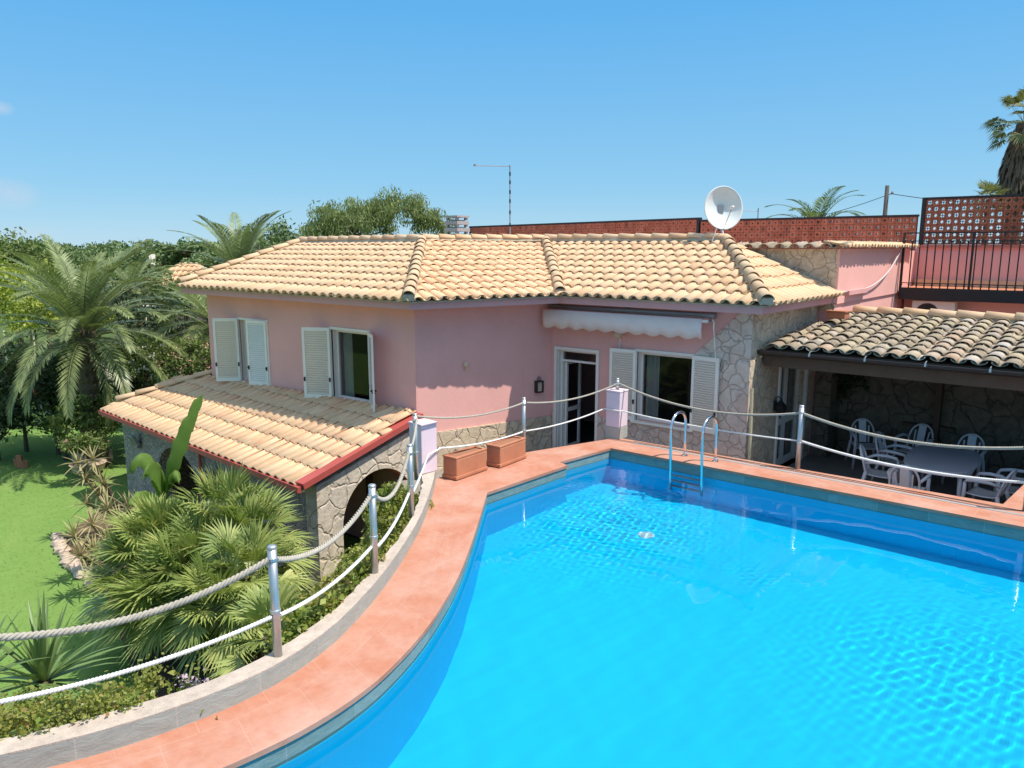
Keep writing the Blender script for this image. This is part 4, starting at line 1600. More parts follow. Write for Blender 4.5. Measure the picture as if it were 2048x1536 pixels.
# television aerial behind the ridge
t = thing('aerial', 'tall thin aerial mast with a long horizontal boom above the roof ridge', 'aerial', tuple(PD(1021, 478, 19.5)))
b = MB()
pb, pt_ = Vector(tuple(PD(1020, 480, 19.5))), Vector(tuple(PD(1021, 333, 19.5)))
pt_ = Vector((pb.x, pb.y, pt_.z))
b.tube([pb - Vector((0, 0, .8)), pt_], .016, 8)
b.build('mast', M['grey_metal'], t)
b = MB()
be = Vector(tuple(PD(949, 332, 19.2)))
b.tube([pt_ + Vector((0, 0, -.03)), Vector((be.x, be.y, pt_.z - .01))], .010, 6)
dirb = (Vector((be.x, be.y, 0)) - Vector((pt_.x, pt_.y, 0)))
LB = dirb.length
dirb.normalize()
pern = Vector((-dirb.y, dirb.x, 0))
for k in range(9):
    c = pt_ + Vector((0, 0, -.02)) + dirb * (LB * (k + .5) / 9)
    b.tube([c - pern * .09, c + pern * .09], .004, 5)
b.box(tuple(pt_ + dirb * (LB - .01)), (.05, .05, .05))
b.build('boom', M['grey_metal'], t)
b = MB()
for k, f_ in enumerate((.18, .35, .5, .62, .75, .86)):
    c = pb.lerp(pt_, f_)
    b.tube([c, c + Vector((0, 0, .09))], .021, 8)
b.build('tape_band', M['black_iron'], t)

# ------------------------------------------------------------------ stone porch under the left windows
porch = thing('porch', 'stone porch with arched openings and a sloping tiled roof below the left windows', 'porch', (-14.0, 8.3, -2.6))
EL, ER = (-18.15, 7.40, -.50), (-9.93, 6.88, -.52)
TL, TR = (-18.20, 9.47, .15), (-9.93, 9.47, .15)
b = MB()
b.slab([up(EL, -.02), up(ER, -.02), up(TR, -.02), (-17.0, 9.47, .13), up((-18.2, 9.2, .07), -.02), up((-18.25, 7.75, -.40), -.02)], .06)
pr = b.build('roof', M['mortar'], porch)
tile_field('roof_tiles', M['tile_porch'], pr, EL, ER, [EL, ER, TR, (-17.0, 9.47, .15), (-18.2, 9.2, .07), (-18.22, 7.75, -.39)], pitch=.24, course=.43, r=.092, seed=21, over=.05, flat=.62)
ridge_caps('verge_tiles', pr, (-18.2, 7.75, -.34), (-17.15, 9.6, .20), r=.10, bed=False, seed=22, mat=M['tile_porch'])
# painted edge: gutter along the eave, flashing up the right-hand verge
el, er = Vector(EL), Vector(ER)
b = MB()
d = (er - el).normalized()
nn = Vector((d.y, -d.x, 0))
a0, a1 = el - d * .02 + nn * .03, er + d * .10 + nn * .03
prof = [(-.0, .03), (.075, .03), (.085, -.055), (.0, -.075)]
vs = [a0 + nn * o + Vector((0, 0, z)) for o, z in prof] + [a1 + nn * o + Vector((0, 0, z)) for o, z in prof]
b.add(vs, [(0, 1, 2, 3), (7, 6, 5, 4), (0, 4, 5, 1), (1, 5, 6, 2), (2, 6, 7, 3), (3, 7, 4, 0)])
b.build('gutter', M['red_metal'], porch)
b = MB()
e2 = Vector((-18.26, 7.72, -.40))
b.tube([el - d * .01 + nn * .06 + Vector((0, 0, -.01)), el - d * .07 + Vector((0, 0, .0)), e2 + Vector((-.03, .0, .0))], .045, 6)
b.build('edge_strip', M['red_metal'], porch)
b = MB()
s0, s1 = Vector((-9.90, 6.84, -.44)), Vector((-9.90, 9.46, .245))
dv = (s1 - s0).normalized()
nu = Vector((1, 0, 0)).cross(dv)
vs = []
for p in (s0, s1):
    vs += [p + Vector((-.10, 0, 0)), p + Vector((.11, 0, 0)), p + Vector((.11, 0, 0)) - nu * .10, p + Vector((-.10, 0, 0)) - nu * .05]
b.add(vs, [(0, 1, 2, 3), (7, 6, 5, 4), (0, 4, 5, 1), (1, 5, 6, 2), (2, 6, 7, 3), (3, 7, 4, 0)])
b.build('verge_flashing', M['red_metal'], porch)


def arch_wall(fr, s0, s1, zb, ztop, sa, sb, zs, za, th, name, mat, root, imat=None, n=20):
    """a wall with one arched opening; ztop is a function of s"""
    b = MB()
    pts = [(sa, zb)] + [((sa + sb) / 2 - (sb - sa) / 2 * math.cos(math.pi * k / n), zs + (za - zs) * math.sin(math.pi * k / n)) for k in range(n + 1)] + [(sb, zb)]
    for o, flip in ((0, False), (-th, True)):
        def face(q):
            vs = [fr(s, z, o) for s, z in q]
            b.add(vs, [tuple(range(len(q)))] if not flip else [tuple(range(len(q) - 1, -1, -1))])
        face([(s0, zb), (sa, zb), (sa, zs), (sa, ztop(sa)), (s0, ztop(s0))])
        face([(sb, zb), (s1, zb), (s1, ztop(s1)), (sb, ztop(sb)), (sb, zs)])
        for k in range(1, n + 1):
            (a, za_), (c, zc_) = pts[k], pts[k + 1]
            if c - a > 1e-6:
                face([(a, za_), (c, zc_), (c, ztop(c)), (a, ztop(a))])
    for s in (s0, s1):
        b.add([fr(s, zb, 0), fr(s, zb, -th), fr(s, ztop(s), -th), fr(s, ztop(s), 0)], [(0, 1, 2, 3)])
    m = 12
    for k in range(m):
        a, c = s0 + (s1 - s0) * k / m, s0 + (s1 - s0) * (k + 1) / m
        b.add([fr(a, ztop(a), 0), fr(c, ztop(c), 0), fr(c, ztop(c), -th), fr(a, ztop(a), -th)], [(0, 1, 2, 3)])
    w = b.build(name, mat, root)
    b = MB()
    for (a, za_), (c, zc_) in zip(pts[:-1], pts[1:]):
        b.add([fr(a, za_, 0), fr(c, zc_, 0), fr(c, zc_, -th), fr(a, za_, -th)], [(0, 1, 2, 3)])
    b.build('arch_soffit', imat or mat, w)
    return w


fF = Fr((-17.85, 7.66), (-10.22, 7.21))
fS = Fr((-9.91, 7.17), (-9.91, 9.48))
arch_wall(fF, 0, fF.L, -2.65, lambda s: -.62, 1.75, 3.70, -1.75, -.90, .3, 'front_wall', M['pebble'], porch)
arch_wall(fS, .001, fS.L, -2.65, lambda s: .0 - .255 * (fS.L - s), .50, 2.15, -1.45, -.60, .3, 'side_wall', M['stone_porch'], porch, M['red_wall'])
b = MB()
fF.box(b, .02, fF.L - .02, -.76, -.60, .002, .035)
b.build('eaves_band', M['white'], porch)
b = MB()
b.box2((-17.8, 7.8, -2.62), (-17.5, 9.45, -.66))
b.build('end_wall', M['pebble'], porch)
b = MB()
b.box2((-17.4, 8.35, -.78), (-10.45, 8.47, -.62))
b.box2((-11.9, 8.3, -2.6), (-11.78, 8.42, -.78))
b.box2((-10.9, 9.0, -2.6), (-10.8, 9.1, -.6))
b.build('timber_frame', M['wood'], porch)
b = MB()
p = fF(3.98, -.70, .07)
b.tube([p + Vector((0, -.05, .03)), p, Vector((p.x, p.y, -2.6))], .035, 8)
b.build('downpipe', M['red_metal'], porch)

for s, z, txt in ((.95, -1.0, 'grey floodlight near the far corner of the pebbled porch wall'), (4.55, -1.05, 'grey floodlight right of the brown downpipe on the porch wall')):
    c = fF(s, z, .1)
    t = thing('floodlight', txt, 'floodlight', c, 0, 'floodlights on the porch wall')
    b = MB()
    Mx = Matrix.Translation(fF(s, z, .13)) @ Matrix.Rotation(math.atan2(fF.u.y, fF.u.x), 4, 'Z') @ Matrix.Rotation(rad(28), 4, 'X')
    b.box((0, 0, 0), (.22, .08, .28), M=Mx)
    b.build('housing', M['grey_metal'], t, bevel=.015)
    b = MB()
    b.box((0, 0, 0), (.18, .012, .22), M=Mx @ Matrix.Translation((0, -.045, 0)))
    b.build('lens', M['glass'], t)
    b = MB()
    fF.box(b, s - .03, s + .03, z - .2, z - .04, .001, .10)
    b.build('bracket', M['grey_metal'], t)

# ------------------------------------------------------------------ veranda
ver = thing('veranda', 'open veranda with a weathered grey-beige tiled roof and dark flagstone back wall', 'veranda', (-1.0, 14.5, -.95))
V0, V1, V2, V3 = (-4.83, 12.78, 1.50), (7.0, 12.78, 1.50), (7.0, 16.2, 1.87), (-4.45, 16.2, 1.87)
b = MB()
b.slab([up(V0, -.01), up(V1, -.01), up(V2, -.01), up(V3, -.01)], .05)
vr = b.build('roof', M['wood'], ver)
tile_field('roof_tiles', M['tile_old'], vr, V0, V1, [V0, V1, V2, V3], pitch=.262, course=.36, r=.112, seed=31, rough=1.9, over=.05, flat=.66)
ridge_caps('ridge_tiles', vr, (-4.38, 16.2, 1.91), (7.0, 16.2, 1.91), r=.12, L=.46, seed=32, mat=M['tile'])
b = MB()
m = 10
vs, fs = [], []
for x in (-5.0, 7.0):
    for k in range(m + 1):
        a = math.pi + math.pi * k / m
        vs.append((x, 12.70 + .075 * math.cos(a), 1.475 + .075 * math.sin(a)))
    for k in range(m + 1):
        a = 2 * math.pi - math.pi * k / m
        vs.append((x, 12.70 + .068 * math.cos(a), 1.475 + .068 * math.sin(a)))
q = 2 * (m + 1)
fs = [(k, (k + 1) % q, q + (k + 1) % q, q + k) for k in range(q)] + [tuple(range(q - 1, -1, -1)), tuple(range(q, 2 * q))]
b.add(vs, fs)
b.tube([(-5.0, 12.623, 1.478), (7.0, 12.623, 1.478)], .011, 6)
b.build('gutter', M['brown_metal'], ver, smooth=False)
gb = None
for x in (-4.05, -3.2, -2.35, -1.52, -.7):
    if gb is None:
        b = MB()
        b.box((0, -.082, .0), (.03, .012, .05))
        b.tube([(0, -.085, .03), (0, -.03, .05), (0, .04, .045)], .008, 5)
        gb = b.build('gutter_bracket', M['galv'], ver, world=False)
        o = gb
    else:
        o = gb.copy(); COL.objects.link(o); o.parent = ver
    o.location = Vector((x, 12.70, 1.475)) - ver.location
b = MB()
b.box2((-4.86, 12.80, 1.20), (7.0, 12.94, 1.42))
b.box2((-1.9, 12.95, 1.20), (-1.78, 16.1, 1.38))
b.box2((1.4, 12.95, 1.20), (1.52, 16.1, 1.38))
b.build('beam', M['wood'], ver)
b = MB()
b.box2((-4.84, 16.15, -.95), (7.2, 16.4, 1.80))
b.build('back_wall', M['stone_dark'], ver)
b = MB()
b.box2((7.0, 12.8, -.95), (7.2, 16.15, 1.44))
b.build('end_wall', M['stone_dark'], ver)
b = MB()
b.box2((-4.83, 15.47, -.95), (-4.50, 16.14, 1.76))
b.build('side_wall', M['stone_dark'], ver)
b = MB()
b.box2((-3.3, 16.02, -.2), (-2.4, 16.149, -.14))
b.box2((-2.75, 15.95, -.95), (-2.65, 16.149, 1.6))
b.build('timber_trim', M['wood'], ver)

# plastic table and chairs
tb = thing('patio_table', 'oval grey plastic patio table in the shade of the veranda', 'table', (-2.22, 14.0, -.95), rad(2))
b = MB()
n = 40
pl = []
for k in range(n):
    a = 2 * math.pi * k / n
    ca, sa = math.cos(a), math.sin(a)
    pl.append((.52 * math.copysign(abs(ca) ** .62, ca), .90 * math.copysign(abs(sa) ** .62, sa)))
b.prism(pl, .70, .725)
b.build('table_top', M['table_top'], tb, world=False, bevel=.008)
b = MB()
pl2 = [(x * .95, y * .97) for x, y in pl]
for i in range(n):
    j = (i + 1) % n
    b.add([(pl2[i][0], pl2[i][1], .70), (pl2[j][0], pl2[j][1], .70), (pl2[j][0], pl2[j][1], .645), (pl2[i][0], pl2[i][1], .645)], [(0, 1, 2, 3)])
b.build('apron', M['plastic'], tb, world=False)
for sx_ in (-1, 1):
    for sy_ in (-1, 1):
        b = MB()
        b.tube([(sx_ * .37, sy_ * .68, 0), (sx_ * .34, sy_ * .64, .699)], [.026, .038], 10)
        b.build('leg', M['plastic'], tb, world=False, smooth=True)


def make_chair():
    """moulded garden armchair: bowed back with slots, arms running into the front legs; front is +y"""
    t = thing('plastic_chair', 'x', 'chair', (0, 0, 0), 0, 'white plastic chairs on the veranda')
    b = MB()
    m = 8
    vs, fs = [], []
    for i in range(m + 1):
        v = i / m
        y = -.20 + .43 * v
        w = .205 + .03 * v
        z = .42 - .018 * math.sin(math.pi * v) + (.0 if v < .9 else -.012)
        for k in range(m + 1):
            x = -w + 2 * w * k / m
            vs.append((x, y, z - .012 * math.sin(math.pi * k / m)))
    for i in range(m):
        for k in range(m):
            a = i * (m + 1) + k
            fs.append((a, a + 1, a + m + 2, a + m + 1))
    b.add(vs, fs)
    o = b.build('seat', M['plastic'], t, world=False, smooth=True)
    s = o.modifiers.new('shell', 'SOLIDIFY'); s.thickness = .014
    # back: bowed frame and five splats
    b = MB()
    arc = []
    for k in range(15):
        a = math.pi * k / 14
        arc.append((.215 * math.cos(a) * (1 if abs(math.cos(a)) < .98 else 1), -.22 - .10 * (.43 + .42 * math.sin(a) ** .6 - .43) / .42 - .03 * math.sin(a), .43 + .42 * math.sin(a) ** .55))
    b.tube(arc, .017, 8)
    for x, w in ((-.125, .013), (0, .066), (.125, .013)):
        zt = .43 + .42 * (1 - (abs(x) / .215) ** 2.6) - .02
        pts = []
        for j in range(6):
            f = j / 5
            pts.append((x * (.85 + .15 * f), -.205 - .125 * f, .42 + (zt - .42) * f))
        for p, q_ in zip(pts[:-1], pts[1:]):
            b.add([(p[0] - w, p[1], p[2]), (p[0] + w, p[1], p[2]), (q_[0] + w, q_[1], q_[2]), (q_[0] - w, q_[1], q_[2]),
                   (p[0] - w, p[1] - .01, p[2]), (p[0] + w, p[1] - .01, p[2]), (q_[0] + w, q_[1] - .01, q_[2]), (q_[0] - w, q_[1] - .01, q_[2])],
                  [(0, 1, 2, 3), (7, 6, 5, 4), (0, 3, 7, 4), (1, 5, 6, 2)])
    b.build('backrest', M['plastic'], t, world=False)
    for sx_ in (-1, 1):
        b = MB()
        b.tube([(sx_ * .215, -.25, .60), (sx_ * .265, -.12, .645), (sx_ * .275, .05, .645), (sx_ * .265, .19, .625), (sx_ * .255, .225, .58)], [.02, .027, .03, .027, .022], 8)
        b.build('armrest', M['plastic'], t, world=False, smooth=True)
        b = MB()
        b.tube([(sx_ * .255, .225, .585), (sx_ * .25, .225, .42), (sx_ * .275, .265, .0)], [.024, .03, .02], 8)
        b.build('leg', M['plastic'], t, world=False, smooth=True)
        b = MB()
        b.tube([(sx_ * .215, -.22, .44), (sx_ * .255, -.32, .0)], [.032, .02], 8)
        b.build('leg', M['plastic'], t, world=False, smooth=True)
    return t


ch0 = make_chair()
CH = [(-2.50, 12.95, 0, 'white plastic chair at the near table end with its back to the pool'),
      (-3.03, 13.55, -82, 'white plastic chair at the left side of the veranda table nearest the pool'),
      (-3.00, 14.45, -95, 'white plastic chair at the left side of the veranda table farther from the pool'),
      (-1.50, 13.45, 80, 'white plastic chair at the right side of the veranda table closer to the table leg'),
      (-1.18, 13.95, 98, 'white plastic chair pulled out at the far right of the veranda table'),
      (-2.05, 15.22, 176, 'white plastic chair at the far end of the veranda table'),
      (-3.75, 15.35, -150, 'white plastic chair standing apart at the left in front of the back wall'),
      (-2.95, 15.55, 170, 'white plastic chair against the back wall beside the timber post')]
for i, (x, y, a, txt) in enumerate(CH):
    c = ch0 if i == 0 else copy_tree(ch0)
    c.location = (x, y, -.95)
    c.rotation_euler = (0, 0, rad(a))
    c['label'] = txt

# ------------------------------------------------------------------ rear building, balcony and lattice screens
rear = thing('rear_building', 'flat-roofed pink building with a rough stone end wall behind the villa', 'house', (-9, 19, -.95))
b = MB()
b.box2((-16.9, 15.52, -.95), (-4.56, 22.0, 3.12))
b.build('walls', M['pink'], rear)
b = MB()
b.box2((-7.2, 15.475, 2.0), (-4.56, 15.519, 3.17))
b.build('stone_wall', M['stone_warm'], rear)
b = MB()
b.box2((-4.559, 15.475, 2.12), (-4.52, 21.2, 3.17))
b.build('side_plaster', M['pink'], rear)
K0, K1 = (-7.3, 15.38, 3.17), (-4.40, 15.38, 3.17)
tile_field('coping_tiles', M['tile_old'], rear, K0, K1, [K0, K1, (-4.40, 15.8, 3.24), (-7.3, 15.8, 3.24)], pitch=.30, course=.45, r=.10, seed=41, rough=2.0, over=.08)
K0, K1 = (-4.38, 15.4, 3.18), (-4.38, 21.2, 3.18)
tile_field('coping_tiles', M['tile'], rear, K0, K1, [K0, K1, (-4.8, 21.2, 3.26), (-4.8, 15.4, 3.26)], pitch=.23, course=.45, r=.086, seed=42, rough=1.5, over=.05)
b = MB()
b.box2((-4.52, 16.0, 2.27), (-4.44, 17.3, 2.36))
b.build('ledge', M['fascia'], rear)

wing = thing('balcony_wing', 'pink upper storey wall with a red coping behind the black railing', 'building', (0, 22, -.95))
b = MB()
b.box2((-4.62, 22.02, 2.24), (7.0, 24.5, 3.19))
b.box2((-4.51, 20.95, -.95), (7.0, 24.5, 2.0))
b.build('walls', M['pink'], wing)
b = MB()
b.box2((-4.53, 21.95, 3.191), (7.02, 22.6, 3.27))
b.build('coping', M['red_wall'], wing)
b = MB()
b.box2((-4.5, 21.85, 2.245), (7.0, 22.015, 2.40))
b.build('skirting', M['tile_porch'], wing)

bal = thing('balcony', 'black iron balcony with vertical bars above the veranda roof', 'balcony', (0, 20.5, 2.0))
b = MB()
b.box2((-4.48, 20.28, 2.001), (7.0, 21.94, 2.24))
b.build('platform', M['terracotta'], bal)
b = MB()
b.box2((-4.49, 20.19, 1.98), (7.0, 20.279, 2.26))
b.build('fascia_beam', M['black_iron'], bal)
b = MB()
b.box2((-4.47, 20.21, 3.52), (7.0, 20.25, 3.55))
b.box2((-4.47, 20.215, 3.34), (7.0, 20.245, 3.36))
b.box2((-4.47, 20.215, 2.36), (7.0, 20.245, 2.38))
b.build('rail', M['black_iron'], bal)
bar = None
k = 0
x = -4.45
while x < 3.0:
    if k % 9 == 0:
        pass
    if bar is None:
        b = MB()
        b.tube([(0, 0, 2.26), (0, 0, 3.36)], .015, 6)
        b.lathe([(.012, 3.30), (.028, 3.325), (.012, 3.35)], n=8)
        b.lathe([(.012, 2.30), (.028, 2.33), (.012, 2.36)], n=8)
        bar = b.build('baluster', M['black_iron'], bal, world=False)
        o = bar
    else:
        o = bar.copy(); COL.objects.link(o); o.parent = bal
    o.location = Vector((x, 20.23, 0)) - bal.location
    x += .165
    k += 1
pst = None
for x in (-4.47, -2.95, -1.45, .05, 1.55, 3.05):
    if pst is None:
        b = MB()
        b.box((0, 0, 2.89), (.045, .045, 1.30))
        pst = b.build('post', M['black_iron'], bal, world=False)
        o = pst
    else:
        o = pst.copy(); COL.objects.link(o); o.parent = bal
    o.location = Vector((x - .0825 if x > -4 else x, 20.23, 0)) - bal.location

t = thing('air_conditioner', 'white outdoor air-conditioning unit in the shade under the balcony', 'air conditioner', (-3.3, 20.6, 1.2))
ax, ay = PY(1870, 600, 20.6)[0], 20.6
b = MB()
b.box((ax, ay + .0, 1.64), (.92, .32, .62))
b.build('case', M['white'], t, bevel=.02)
b = MB()
for k in range(4):
    r_ = .05 + .065 * k
    b.tube([(ax - .12 + r_ * math.cos(a * math.pi / 12), ay - .17, 1.64 + r_ * math.sin(a * math.pi / 12)) for a in range(24)], .007, 5, close=True)
b.lathe([(.25, -.005), (.25, .002)], (ax - .12, ay - .161, 1.64), 24, Matrix.Rotation(rad(90), 4, 'X'))
b.build('fan_grille', M['black_iron'], t)


def lattice(name, label, p0, p1, z0, z1, cell=.17, depth=.12, post_l=True, post_r=False, rb=.37, rs=.21):
    """pierced terracotta blocks in a black iron frame; real holes"""
    fr = Fr(p0, p1)
    t = thing(name, label, 'screen wall', (p0[0], p0[1], z0), 0, 'pierced terracotta screen walls')
    q = QB()
    nx, nz = max(1, int(round(fr.L / cell))), max(1, int(round((z1 - z0) / cell)))
    cx, cz = fr.L / nx, (z1 - z0) / nz
    u, n_ = np.array(fr.u), np.array(fr.n)
    base = np.array(fr.p)
    up_ = np.array([0, 0, 1.0])
    sq = np.array([(-.5, -.5), (0, -.5), (.5, -.5), (.5, 0), (.5, .5), (0, .5), (-.5, .5), (-.5, 0)])
    for i in range(nx):
        for j in range(nz):
            c = ((i + .5) * cx, z0 + (j + .5) * cz)
            big = (i + j) % 2 == 0
            r = rb if big else rs
            hole = np.array([(r * math.cos(math.pi * (5 + k) / 4) * (1.0 if k % 2 else .84), r * math.sin(math.pi * (5 + k) / 4) * (1.0 if k % 2 else .84)) for k in range(8)])
            def P(a, o):
                return base + np.outer(c[0] + a[:, 0] * cx, u) + np.outer(c[1] + a[:, 1] * cz, up_) + n_ * o
            V_ = np.concatenate([P(sq * .93, 0), P(hole, 0), P(sq, -depth), P(hole, -depth), P(sq, -.014)])
            k = np.arange(8)
            k1 = (k + 1) % 8
            q.add(V_, np.concatenate([np.stack([k, k1, 8 + k1, 8 + k], 1), np.stack([16 + k1, 16 + k, 24 + k, 24 + k1], 1), np.stack([8 + k, 8 + k1, 24 + k1, 24 + k], 1), np.stack([32 + k, 32 + k1, k1, k], 1)]))
            if big:                    # small cross inside the flower opening
                for (dx_, dz_) in ((.43, .055), (.055, .43)):
                    a = np.array([(-dx_, -dz_), (dx_, -dz_), (dx_, dz_), (-dx_, dz_)])
                    q.add(P(a, -depth * .5), np.array([[0, 1, 2, 3]]))
    q.build('blocks', M['lattice'], t)
    b = MB()
    fr.box(b, -.02, fr.L + .02, z1, z1 + .05, -depth - .01, .015)
    if post_l:
        fr.box(b, -.09, -.001, z0 - .2, z1 + .05, -depth - .01, .02)
    if post_r:
        fr.box(b, fr.L + .001, fr.L + .09, z0 - .2, z1 + .05, -depth - .01, .02)
    b.build('frame', M['black_iron'], t)
    return t


lattice('lattice_screen', 'long low pierced terracotta screen running away behind the aerial and the roof ridge', (-22.6, 24.9), (-10.7, 22.05), 3.12, 4.05, post_r=True, rb=.22, rs=.12)
lattice('lattice_screen', 'pierced terracotta screen between the satellite dish and the balcony', (-10.55, 22.0), (-4.60, 22.0), 3.13, 3.98, post_l=False, rb=.28, rs=.15)
lattice('lattice_screen', 'taller pierced terracotta screen above the black balcony railing', (-4.45, 22.1), (3.6, 22.1), 3.275, 4.40, cell=.155, rb=.43, rs=.30)
b = MB()
b.box2((-22.6, 22.05, -.95), (-10.7, 28, 3.11))
tag(b.build('terrace_block', M['pink']), 'pink rear wing hidden behind the long terracotta screen', 'building')

# clay box and cables at the junction of the roofs
t = thing('clay_box', 'small terracotta junction box lying on the veranda roof by the villa eave', 'box', (-4.3, 14.7, 1.95))
c = Vector(tuple(PD(1676, 630, 14.2)))
b = MB()
b.box(c + Vector((0, 0, .0)), (.34, .20, .13), rad(-8))
b.build('body', M['terracotta'], t, bevel=.01)
b = MB()
b.box(c + Vector((.0, .0, .073)), (.38, .24, .02), rad(-8))
b.build('lid', M['terracotta'], t)
pA, pB, pC = Vector(tuple(PD(1804, 495, 17.9))), Vector(tuple(PD(1760, 560, 16.6))), Vector(tuple(PD(1668, 582, 14.6)))
pts = bez(pA, pA.lerp(pB, .6) + Vector((0, 0, -.25)), pB + Vector((-.05, -.3, -.32)), pC, 24)
b = MB()
b.tube(pts, .018, 6)
tag(b.build('cable', M['cable_pale']), 'pale cable slung from the balcony railing down to the villa eave', 'cable')
b = MB()
b.tube(bez(pC, pC + Vector((.15, 0, -.1)), c + Vector((-.2, 0, .35)), c + Vector((-.1, 0, .08)), 12), .008, 5)
tag(b.build('cable', M['wire']), 'thin dark cable dropping from the eave tip to the clay box', 'cable')

# hanging plants in the veranda
def leafquads(C, size, rg, up=0.35, asp=2.2, jitter=.3):
    """leaf-shaped quads at the centres C"""
    C = np.asarray(C, float)
    n = len(C)
    N = rg.normal(size=(n, 3)); N[:, 2] += up * 2
    N /= np.linalg.norm(N, axis=1)[:, None]
    A = rg.normal(size=(n, 3))
    A -= N * (A * N).sum(1)[:, None]
    A /= np.linalg.norm(A, axis=1)[:, None]
    B = np.cross(N, A)
    s = size * np.exp(rg.normal(size=(n, 1)) * jitter)
    a, b = A * s * .5, B * s * .5 / asp
    V_ = np.stack([C - a, C + b - a * .1, C + a, C - b - a * .1], 1).reshape(-1, 3)
    F_ = np.arange(4 * n).reshape(-1, 4)
    return V_, F_


rg = np.random.default_rng(77)
t = thing('hanging_plant', 'dark trailing plant climbing the stone wall inside the veranda', 'plant', (-3.6, 16.0, 1.0))
cs = []
for px, py, r_ in ((1630, 790, .16), (1655, 770, .18), (1680, 755, .2), (1705, 755, .22), (1700, 740, .15), (1668, 785, .12)):
    c = PY(px, py, 15.9)
    cs.append(rg.normal(size=(160, 3)) * np.array([r_, .07, r_ * .7]) + c)
q = QB(); q.add(*leafquads(np.concatenate(cs), .11, rg)); q.build('foliage', L_DARK, t)
b = MB()
b.tube([PY(1625, 800, 16.1), PY(1660, 775, 16.1), PY(1700, 745, 16.1)], .012, 6)
b.build('stem', M['bark'], t)

# utility pole and wires beyond
t = thing('utility_pole', 'thin dark utility pole with wires beyond the terracotta screen', 'utility pole', tuple(PD(1769, 440, 40) * np.array([1, 1, 0]) + np.array([0, 0, -2.6])))
pb = Vector(tuple(PD(1769, 440, 40))); pt_ = Vector(tuple(PD(1770, 372, 40)))
b = MB()
b.tube([(pb.x, pb.y, -2.6), (pb.x, pb.y, pt_.z)], [.16, .10], 10)
b.build('pole', M['pole'], t, smooth=True)
b = MB()
b.tube([(pb.x, pb.y, pt_.z - .45), (pb.x + .25, pb.y + .1, pt_.z - .42)], .03, 6)
b.lathe([(.05, -.06), (.07, 0), (.04, .08)], (pb.x + .25, pb.y + .1, pt_.z - .38), 8)
b.build('insulator', M['grey_metal'], t)
hx = Vector((pb.x + .2, pb.y, pt_.z - .42))
b = MB()
b.tube(sag_path(hx, tuple(PD(2150, 405, 36)), .25, 16), .018, 5)
tag(b.build('overhead_wire', M['wire']), 'overhead wire running right from the utility pole', 'wire')
b = MB()
b.tube(sag_path(hx, tuple(PD(1440, 455, 48)), .5, 16), .016, 5)
tag(b.build('overhead_wire', M['wire']), 'faint overhead wire running left from the utility pole behind the palm fronds', 'wire')
for px, py0, py1, dd, txt in ((1515, 440, 416, 34, 'tiny aerial sticking up behind the screen right of the satellite dish'), (615, 492, 455, 60, 'thin distant aerial mast left of the pepper tree')):
    t = thing('small_aerial', txt, 'aerial', tuple(PD(px, py0, dd)))
    p0_, p1_ = Vector(tuple(PD(px, py0 + 8, dd))), Vector(tuple(PD(px, py1, dd)))
    b = MB()
    b.tube([(p0_.x, p0_.y, p0_.z - 2.5), (p0_.x, p0_.y, p1_.z)], .022, 6)
    b.build('mast', M['grey_metal'], t)
    b = MB()
    if px > 1000:
        q_ = Vector(tuple(PD(1488, 422, dd)))
        b.tube([(q_.x, q_.y, p1_.z - .12), (p0_.x, p0_.y, p1_.z - .14)], .014, 5)
    else:
        b.tube([(p0_.x - .25, p0_.y, p1_.z - .1), (p0_.x + .25, p0_.y, p1_.z - .1)], .014, 5)
    b.build('boom', M['grey_metal'], t)

# ------------------------------------------------------------------ vegetation tools
def unit(v):
    v = np.asarray(v, float)
    return v / np.linalg.norm(v, axis=-1, keepdims=True)


